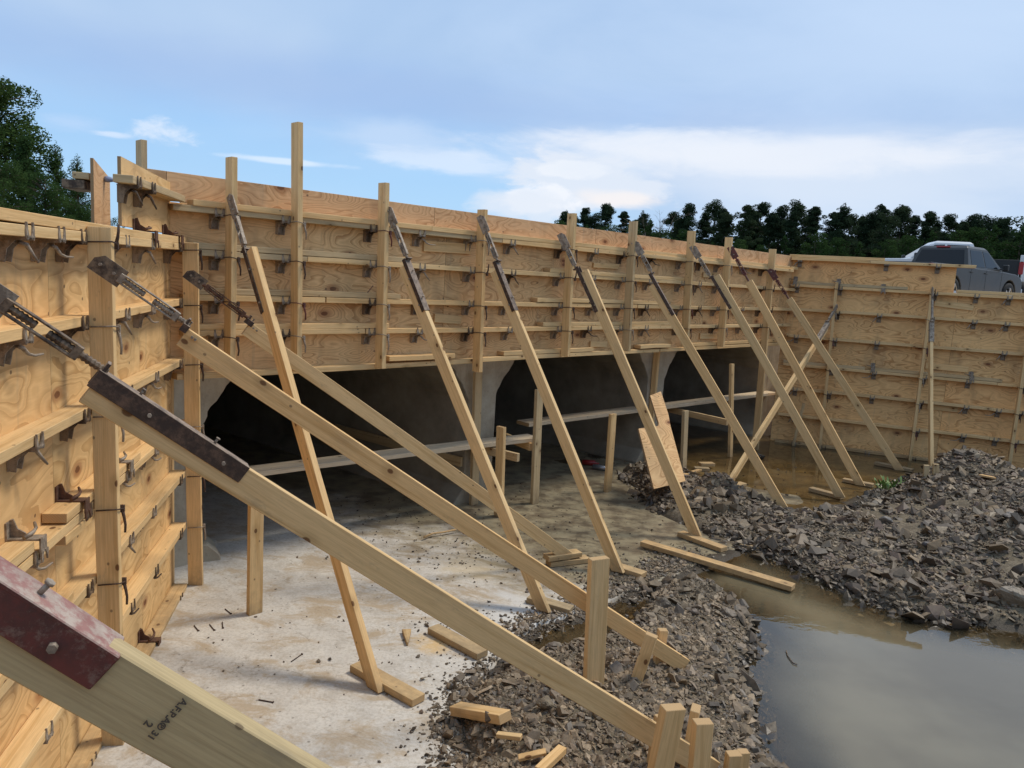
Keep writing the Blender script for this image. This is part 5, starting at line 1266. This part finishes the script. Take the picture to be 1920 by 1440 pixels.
def pickup(loc, heading, pm, label, name='pickup_truck'):
    e = empty(name, loc, label, 'pickup truck'); e.rotation_euler.z = heading
    def add(b, nm, mats, par=e, bev=0, seg=2):
        o = b.build(nm, mats, origin=Vector((0, 0, 0)), bevel=bev, seg=seg); o.parent = par; return o
    def arch(cx, r=.50, n=9): return [(cx+r*cos(a), .42+r*sin(a)) for a in np.linspace(0, pi, n)]
    # lower body side profile (x forward, z up)
    prof = [(-2.90, .55), (-2.92, 1.22), (-.85, 1.24), (-.80, 1.20), (1.50, 1.17), (2.35, 1.13), (2.72, 1.03), (2.86, .85), (2.88, .50), (2.75, .40)] + [(x, z) for x, z in arch(1.95)] + [(1.40, .36), (-1.15, .36)] + [(x, z) for x, z in arch(-1.72)] + [(-2.30, .45)]
    prof = prof
    b = MB(); b.prism(prof, Vector((0, -.97, 0)), X_, Z_, Y_*1.94); body = add(b, 'body', [pm], bev=.05, seg=3)
    b = MB(); b.box(Vector((-1.88, 0, 1.235)), X_, 1.90, Y_, 1.60, Z_, .03); add(b, 'bed_cover', [M_BLK], bev=.01)
    # cab: lofted hull
    lo_ = [(-.86, -.93), (1.42, -.93), (1.42, .93), (-.86, .93)]; hi = [(-.66, -.74), (.62, -.74), (.62, .74), (-.66, .74)]
    b = MB(); rings_ = [(1.17, lo_), (1.20, lo_), (1.80, hi), (1.87, [(x*.86, y*.9) for x, y in hi])]
    for z, rg in rings_:
        for x, y in rg: b.v.append(Vector((x, y, z)))
    for k in range(3):
        for i in range(4): j = (i+1) % 4; b.face([k*4+i, k*4+j, k*4+4+j, k*4+4+i], [(0, 0)]*4)
    b.face([12, 13, 14, 15], [(0, 0)]*4); b.face([3, 2, 1, 0], [(0, 0)]*4)
    cab = add(b, 'cab', [pm], bev=.05, seg=3)
    def side(x, z, sy, out=.006):
        t = (z-1.20)/.60; y = .93+(.74-.93)*t; return Vector((x, sy*(y+out), z))
    for sy in (-1, 1):
        for nm, pts in (('window', [(-.62, 1.24), (.22, 1.24), (.20, 1.74), (-.54, 1.74)]), ('window', [(.30, 1.24), (1.16, 1.24), (.62, 1.72), (.28, 1.74)])):
            b = MB(); P = [side(x, z, sy) for x, z in pts]; b.v += P; b.v += [p+Vector((0, -sy*.02, 0)) for p in P]
            b.face([0, 1, 2, 3] if sy < 0 else [3, 2, 1, 0], [(0, 0)]*4)
            for i in range(4): j = (i+1) % 4; b.face([i, j, 4+j, 4+i], [(0, 0)]*4)
            add(b, 'window', [M_GLASS], cab)
        for xx in (.30, -.64): 
            b = MB(); b.box(Vector((xx-.08, sy*.985, 1.06)), X_, .17, Z_, .03, Y_, .03); add(b, 'door_handle', [M_BLK], body, .006)
        b = MB()
        for xx in (.26, 1.32, -.72): b.box(Vector((xx, sy*.9712, .78)), Z_, .78, X_, .012, Y_, .004)
        add(b, 'door_gap', [M_BLK], body)
        b = MB(); b.box(Vector((1.28, sy*1.08, 1.29)), Y_, .17, Z_, .19, X_, .10); b.box(Vector((1.24, sy*.98, 1.24)), Y_, .14, Z_, .05, X_, .06); add(b, 'mirror', [M_BLK if name else M_BLK], e, .03)
        b = MB(); b.box(Vector((.2, sy*.95, .34)), X_, 2.2, Y_, .10, Z_, .10); add(b, 'side_step', [M_BLK], e, .02)
        b = MB(); b.box(Vector((-2.90, sy*.86, 1.0)), Z_, .42, Y_, .16, X_, .07); add(b, 'tail_light', [M_RED], e, .02)
        b = MB(); b.box(Vector((2.78, sy*.78, .92)), Y_, .34, Z_, .20, X_, .12); add(b, 'headlight', [M_CLR], e, .02)
        for cx in (1.95, -1.72):
            w = empty_child('wheel', e, Vector((cx, sy*.86, .42)))
            b = MB(); ring = []; nseg = 28
            pr = [(-.13, .27), (-.14, .36), (-.11, .415), (0, .42), (.11, .415), (.14, .36), (.13, .27)]
            for k in range(nseg):
                a = 2*pi*k/nseg
                for y, r_ in pr: b.v.append(Vector((cos(a)*r_, y, sin(a)*r_)))
            m_ = len(pr)
            for k in range(nseg):
                k2 = (k+1) % nseg
                for i in range(m_-1): b.face([k*m_+i, k2*m_+i, k2*m_+i+1, k*m_+i+1], [(0, 0)]*4, 0, True)
            add(b, 'tyre', [M_TYRE], w)
            b = MB(); b.tube([Vector((0, -sy*.02, 0)), Vector((0, sy*.11, 0))], .07, 12)
            for k in range(5):
                a = 2*pi*k/5; d = Vector((cos(a), 0, sin(a))); b.ebox(d*.05+Vector((0, sy*.10, 0)), d*.27+Vector((0, sy*.115, 0)), Vector((-sin(a), 0, cos(a))), .085, .03)
            for k in range(nseg):
                a, a2 = 2*pi*k/nseg, 2*pi*(k+1)/nseg; n0_ = len(b.v)
                for aa in (a, a2):
                    b.v += [Vector((cos(aa)*.275, sy*.12, sin(aa)*.275)), Vector((cos(aa)*.245, sy*.10, sin(aa)*.245)), Vector((cos(aa)*.245, -sy*.08, sin(aa)*.245))]
                b.face([n0_, n0_+3, n0_+4, n0_+1], [(0, 0)]*4); b.face([n0_+1, n0_+4, n0_+5, n0_+2], [(0, 0)]*4)
            add(b, 'rim', [M_CHR], w)
    def rear(y, z):
        t = (z-1.20)/.60; return Vector((-.86+.20*t-.008, y, z))
    b = MB(); b.v += [rear(-.78, 1.27), rear(.78, 1.27), rear(.66, 1.74), rear(-.66, 1.74)]; b.v += [v+Vector((.02, 0, 0)) for v in b.v[:4]]
    b.face([3, 2, 1, 0], [(0, 0)]*4)
    for i in range(4): j = (i+1) % 4; b.face([i, j, 4+j, 4+i], [(0, 0)]*4)
    add(b, 'rear_window', [M_GLASS], cab)
    def fr_(y, z):
        t = (z-1.20)/.60; return Vector((1.42-.80*t+.008, y, z))
    b = MB(); b.v += [fr_(-.84, 1.24), fr_(.84, 1.24), fr_(.68, 1.76), fr_(-.68, 1.76)]; b.v += [v-Vector((.03, 0, 0)) for v in b.v[:4]]; b.face([0, 1, 2, 3], [(0, 0)]*4)
    for i in range(4): j = (i+1) % 4; b.face([j, i, 4+i, 4+j], [(0, 0)]*4)
    add(b, 'windscreen', [M_GLASS], cab)
    b = MB(); b.box(Vector((-.66, 0, 1.835)), Y_, .42, X_, .06, Z_, .045); add(b, 'roof_light', [M_RED], cab, .01)
    b = MB(); b.box(Vector((-3.0, 0, .58)), Y_, 1.9, Z_, .20, X_, .16); b.box(Vector((2.93, 0, .55)), Y_, 1.9, Z_, .26, X_, .16); add(b, 'bumper', [M_CHR], e, .04)
    b = MB(); b.box(Vector((2.90, 0, .88)), Y_, 1.25, Z_, .34, X_, .06); add(b, 'grille', [M_BLK], e, .02)
    return e
def empty_child(name, parent, loc):
    o = bpy.data.objects.new(name, None); COL.objects.link(o); o.parent = parent; o.location = loc; o.empty_display_size = .1; return o
def truck_at(x, D, heading_az, pm, label, ref=(-.86, -.93), sc=1.0):
    """park a truck so its local point 'ref' stands at distance D in the direction of photo column x, wheels on the terrace"""
    p = at_dist(x, D); h = radians(90-heading_az); q = Matrix.Rotation(h, 3, 'Z') @ Vector((ref[0]*sc, ref[1]*sc, 0)); p = p - q
    dg = bpy.context.evaluated_depsgraph_get(); ok, hit, *_ = ter.evaluated_get(dg).ray_cast(Vector((p.x, p.y, 30)), Vector((0, 0, -1)))
    e = pickup((p.x, p.y, hit.z if ok else 2.2), h, pm, label); e.scale = (sc,)*3; print('TRUCK', tuple(p), hit); return e
truck_at(1806, 27.6, 55, paint('paint_grey', (.055, .053, .050), .1, .4), 'grey crew-cab pickup parked above the right formwork, seen from behind')
truck_at(1618, 34.2, -75, paint('paint_white', (.66, .67, .68), .0, .3), 'white pickup parked behind the grey one, only cab and hood showing', (2.88, .95), 1.06)
pT = at_dist(1905, 31.5); zT = 2.30; tX = az(33); tY = az(-57)
tr_ = empty('trailer', (pT.x, pT.y, zT), 'low black trailer with a red tail light at the right edge behind the grey truck', 'trailer')
def tpart(nm, c, L, Wd, H, mt, bev=.01):
    b = MB(); b.box(Vector((pT.x, pT.y, zT))+tX*c[0]+tY*c[1]+ZU*c[2], tX, L, tY, Wd, ZU, H); return b.build(nm, [mt], tr_, bevel=bev)
tpart('deck', (.75, .6, .62), 1.4, 1.2, .12, M_BLK); tpart('side_panel', (.78, .03, 1.05), 1.4, .06, .72, M_BLK); tpart('side_panel', (.78, 1.17, 1.05), 1.4, .06, .72, M_BLK)
tpart('tailgate', (0.03, .6, 1.05), .06, 1.05, .70, M_BLK); tpart('tail_light', (-.06, .02, 1.12), .08, .14, .42, M_RED, .02); tpart('corner_post', (-.05, .02, 1.45), .10, .12, .22, M_CLR)
for c_ in ((.8, -.08, .35), (.8, 1.28, .35)):
    b = MB(); q = Vector((pT.x, pT.y, zT))+tX*c_[0]+tY*c_[1]+ZU*c_[2]; b.tube([q-tY*.1, q+tY*.1], .35, 20); b.build('wheel', [M_TYRE], tr_)

# ------------------------------------------------------------------ sky and light
SUN_AZ, SUN_EL = 65., 57.
wd = bpy.data.worlds.new('World'); scn.world = wd; wd.use_nodes = True; t = wd.node_tree; t.nodes.clear()
class WN(NT):
    def __init__(s, tree): s.t = tree
n = WN(t)
out = n.n('ShaderNodeOutputWorld'); bg = n.n('ShaderNodeBackground'); bg.inputs[1].default_value = .1; n.l(bg.outputs[0], out.inputs[0])
sky = n.n('ShaderNodeTexSky', sky_type='NISHITA'); sky.sun_disc = False; sky.sun_elevation = radians(SUN_EL); sky.sun_rotation = radians(SUN_AZ); sky.air_density = 1; sky.dust_density = 1.2; sky.ozone_density = 1.5
tc = n.n('ShaderNodeTexCoord'); s = n.n('ShaderNodeSeparateXYZ'); n.l(tc.outputs['Generated'], s.inputs[0])
ln = n.math('SQRT', n.math('ADD', n.math('MULTIPLY', s.outputs[0], s.outputs[0]), n.math('MULTIPLY', s.outputs[1], s.outputs[1])))
azm = n.n('ShaderNodeMath', operation='ARCTAN2'); n.l(s.outputs[0], azm.inputs[0]); n.l(s.outputs[1], azm.inputs[1]); azm = azm.outputs[0]
elv = n.math('ARCTAN2', s.outputs[2], ln)
cv = n.n('ShaderNodeCombineXYZ'); n.l(azm, cv.inputs[0]); n.l(elv, cv.inputs[1]); cv = cv.outputs[0]
def dirpx(x, y):
    r = ray(x, y); return atan2(r.x, r.y), atan2(r.z, sqrt(r.x**2+r.y**2))
warp = n.noise(n.mapping(cv, (1.3, 4, 1)), 2.2, 5, .6)
veil = n.noise(n.mapping(cv, (1, 2.6, 1), (.3, .2, 0), (0, 0, -.12)), 1.7, 4, .5, .5)
e = n.math('ADD', elv, n.math('MULTIPLY', n.math('SUBTRACT', warp, .5), .20))
vf = n.fr(e, .10, .25, .25, .97)            # veil of high cloud, thinning near the horizon
right = n.fr(n.math('ADD', azm, n.math('MULTIPLY', n.math('SUBTRACT', warp, .5), .2)), .0, .22)
vf = n.math('MAXIMUM', vf, n.math('MULTIPLY', right, .96))
K = 5.9
def col(r_, g_, b_, k=1.0):
    f = lambda c: ((c/255+.055)/1.055)**2.4 if c > 10 else c/255/12.92
    return (f(r_)*K*k, f(g_)*K*k, f(b_)*K*k)
vcol = n.ramp(veil, [(.30, col(150, 180, 217)), (.5, col(166, 192, 224)), (.70, col(193, 210, 231))])
blue = n.mix(n.fr(elv, .0, .35), col(160, 205, 240), col(122, 172, 232))
base = n.mix(.85, sky.outputs[0], blue)
c = n.mix(vf, base, vcol)
def blob(px, rx, ry, colr, k, soft=.5, nz=.5, sc=6, seed=0, st=2.6):
    global c
    a, b_ = dirpx(*px); dx = n.math('MULTIPLY', n.math('SUBTRACT', azm, a), 1/rx); dy = n.math('MULTIPLY', n.math('SUBTRACT', elv, b_), 1/ry)
    d = n.math('SQRT', n.math('ADD', n.math('MULTIPLY', dx, dx), n.math('MULTIPLY', dy, dy)))
    q = n.noise(n.mapping(cv, (1, st, 1), (seed, seed*.7, 0)), sc, 6, .62, .3)
    d = n.math('ADD', d, n.math('MULTIPLY', n.math('SUBTRACT', q, .5), nz*2.4))
    c = n.mix(n.fr(d, 1-soft, 1.0+soft*.3, k, 0), c, colr)
blob((1450, 300), .36, .06, col(200, 213, 233), .7, .8, .5, 4, 3)
blob((1250, 215), .5, .035, col(158, 184, 222), .55, .9, .5, 3, 12)
blob((400, 130), .45, .05, col(150, 178, 220), .6, .9, .5, 3, 15)
blob((1700, 420), .30, .05, col(196, 214, 236), .6, .9, .3, 4, 8)
blob((1090, 340), .10, .040, col(216, 223, 234), .9, .35, .9, 13, 1.3)
blob((1010, 372), .05, .018, col(235, 237, 242), .85, .35, .9, 18, 6.3, 2)
blob((1080, 318), .055, .012, col(232, 235, 240), .8, .4, .9, 18, 8.3, 3)
blob((985, 385), .075, .022, col(214, 222, 234), .8, .5, .7, 12, 2.2)
blob((1240, 275), .16, .022, col(218, 226, 238), .8, .6, .8, 9, 5.1, 4)
blob((1150, 372), .06, .012, col(240, 232, 228), .7, .6, .6, 12, 4.4)
blob((820, 300), .095, .016, col(204, 220, 240), .85, .5, .7, 10, 6.1, 4)
blob((740, 255), .09, .022, col(188, 208, 234), .7, .8, .6, 8, 7.7, 4)
blob((308, 246), .028, .015, col(212, 224, 240), .8, .9, 1.3, 26, 2.9, 2)
blob((210, 252), .022, .004, col(205, 220, 240), .8, .6, .6, 22, 9.3, 4)
blob((530, 302), .085, .0045, col(208, 224, 242), .85, .6, .55, 14, 3.7, 3)
blob((140, 232), .04, .010, col(180, 205, 236), .6, .7, .7, 14, 1.9, 3)
blob((1560, 330), .42, .055, col(206, 218, 234), .75, .8, .5, 5, 18, 3)
blob((1420, 290), .30, .028, col(226, 230, 238), .7, .7, .8, 8, 21, 3)
blob((1700, 60), .5, .12, col(200, 218, 242), .5, .9, .5, 3, 5.9)
below = n.fr(elv, -.06, -.01)
c = n.mix(below, (.8, .7, .5), c)
n.l(c, bg.inputs[0]); bg.inputs[1].default_value = .1
sd = bpy.data.lights.new('sun', 'SUN'); so = bpy.data.objects.new('sun', sd); COL.objects.link(so)
sd.energy = 1.3; sd.angle = radians(13); sd.color = (1, .91, .77)
sv = Vector((sin(radians(SUN_AZ))*cos(radians(SUN_EL)), cos(radians(SUN_AZ))*cos(radians(SUN_EL)), sin(radians(SUN_EL))))
so.rotation_euler = sv.to_track_quat('Z', 'Y').to_euler()
vs = scn.view_settings; vs.view_transform = 'Standard'; vs.look = 'None'; vs.exposure = 0.98; vs.gamma = 1
scn.cycles.max_bounces = 6; scn.cycles.transparent_max_bounces = 12; scn.cycles.use_denoising = True
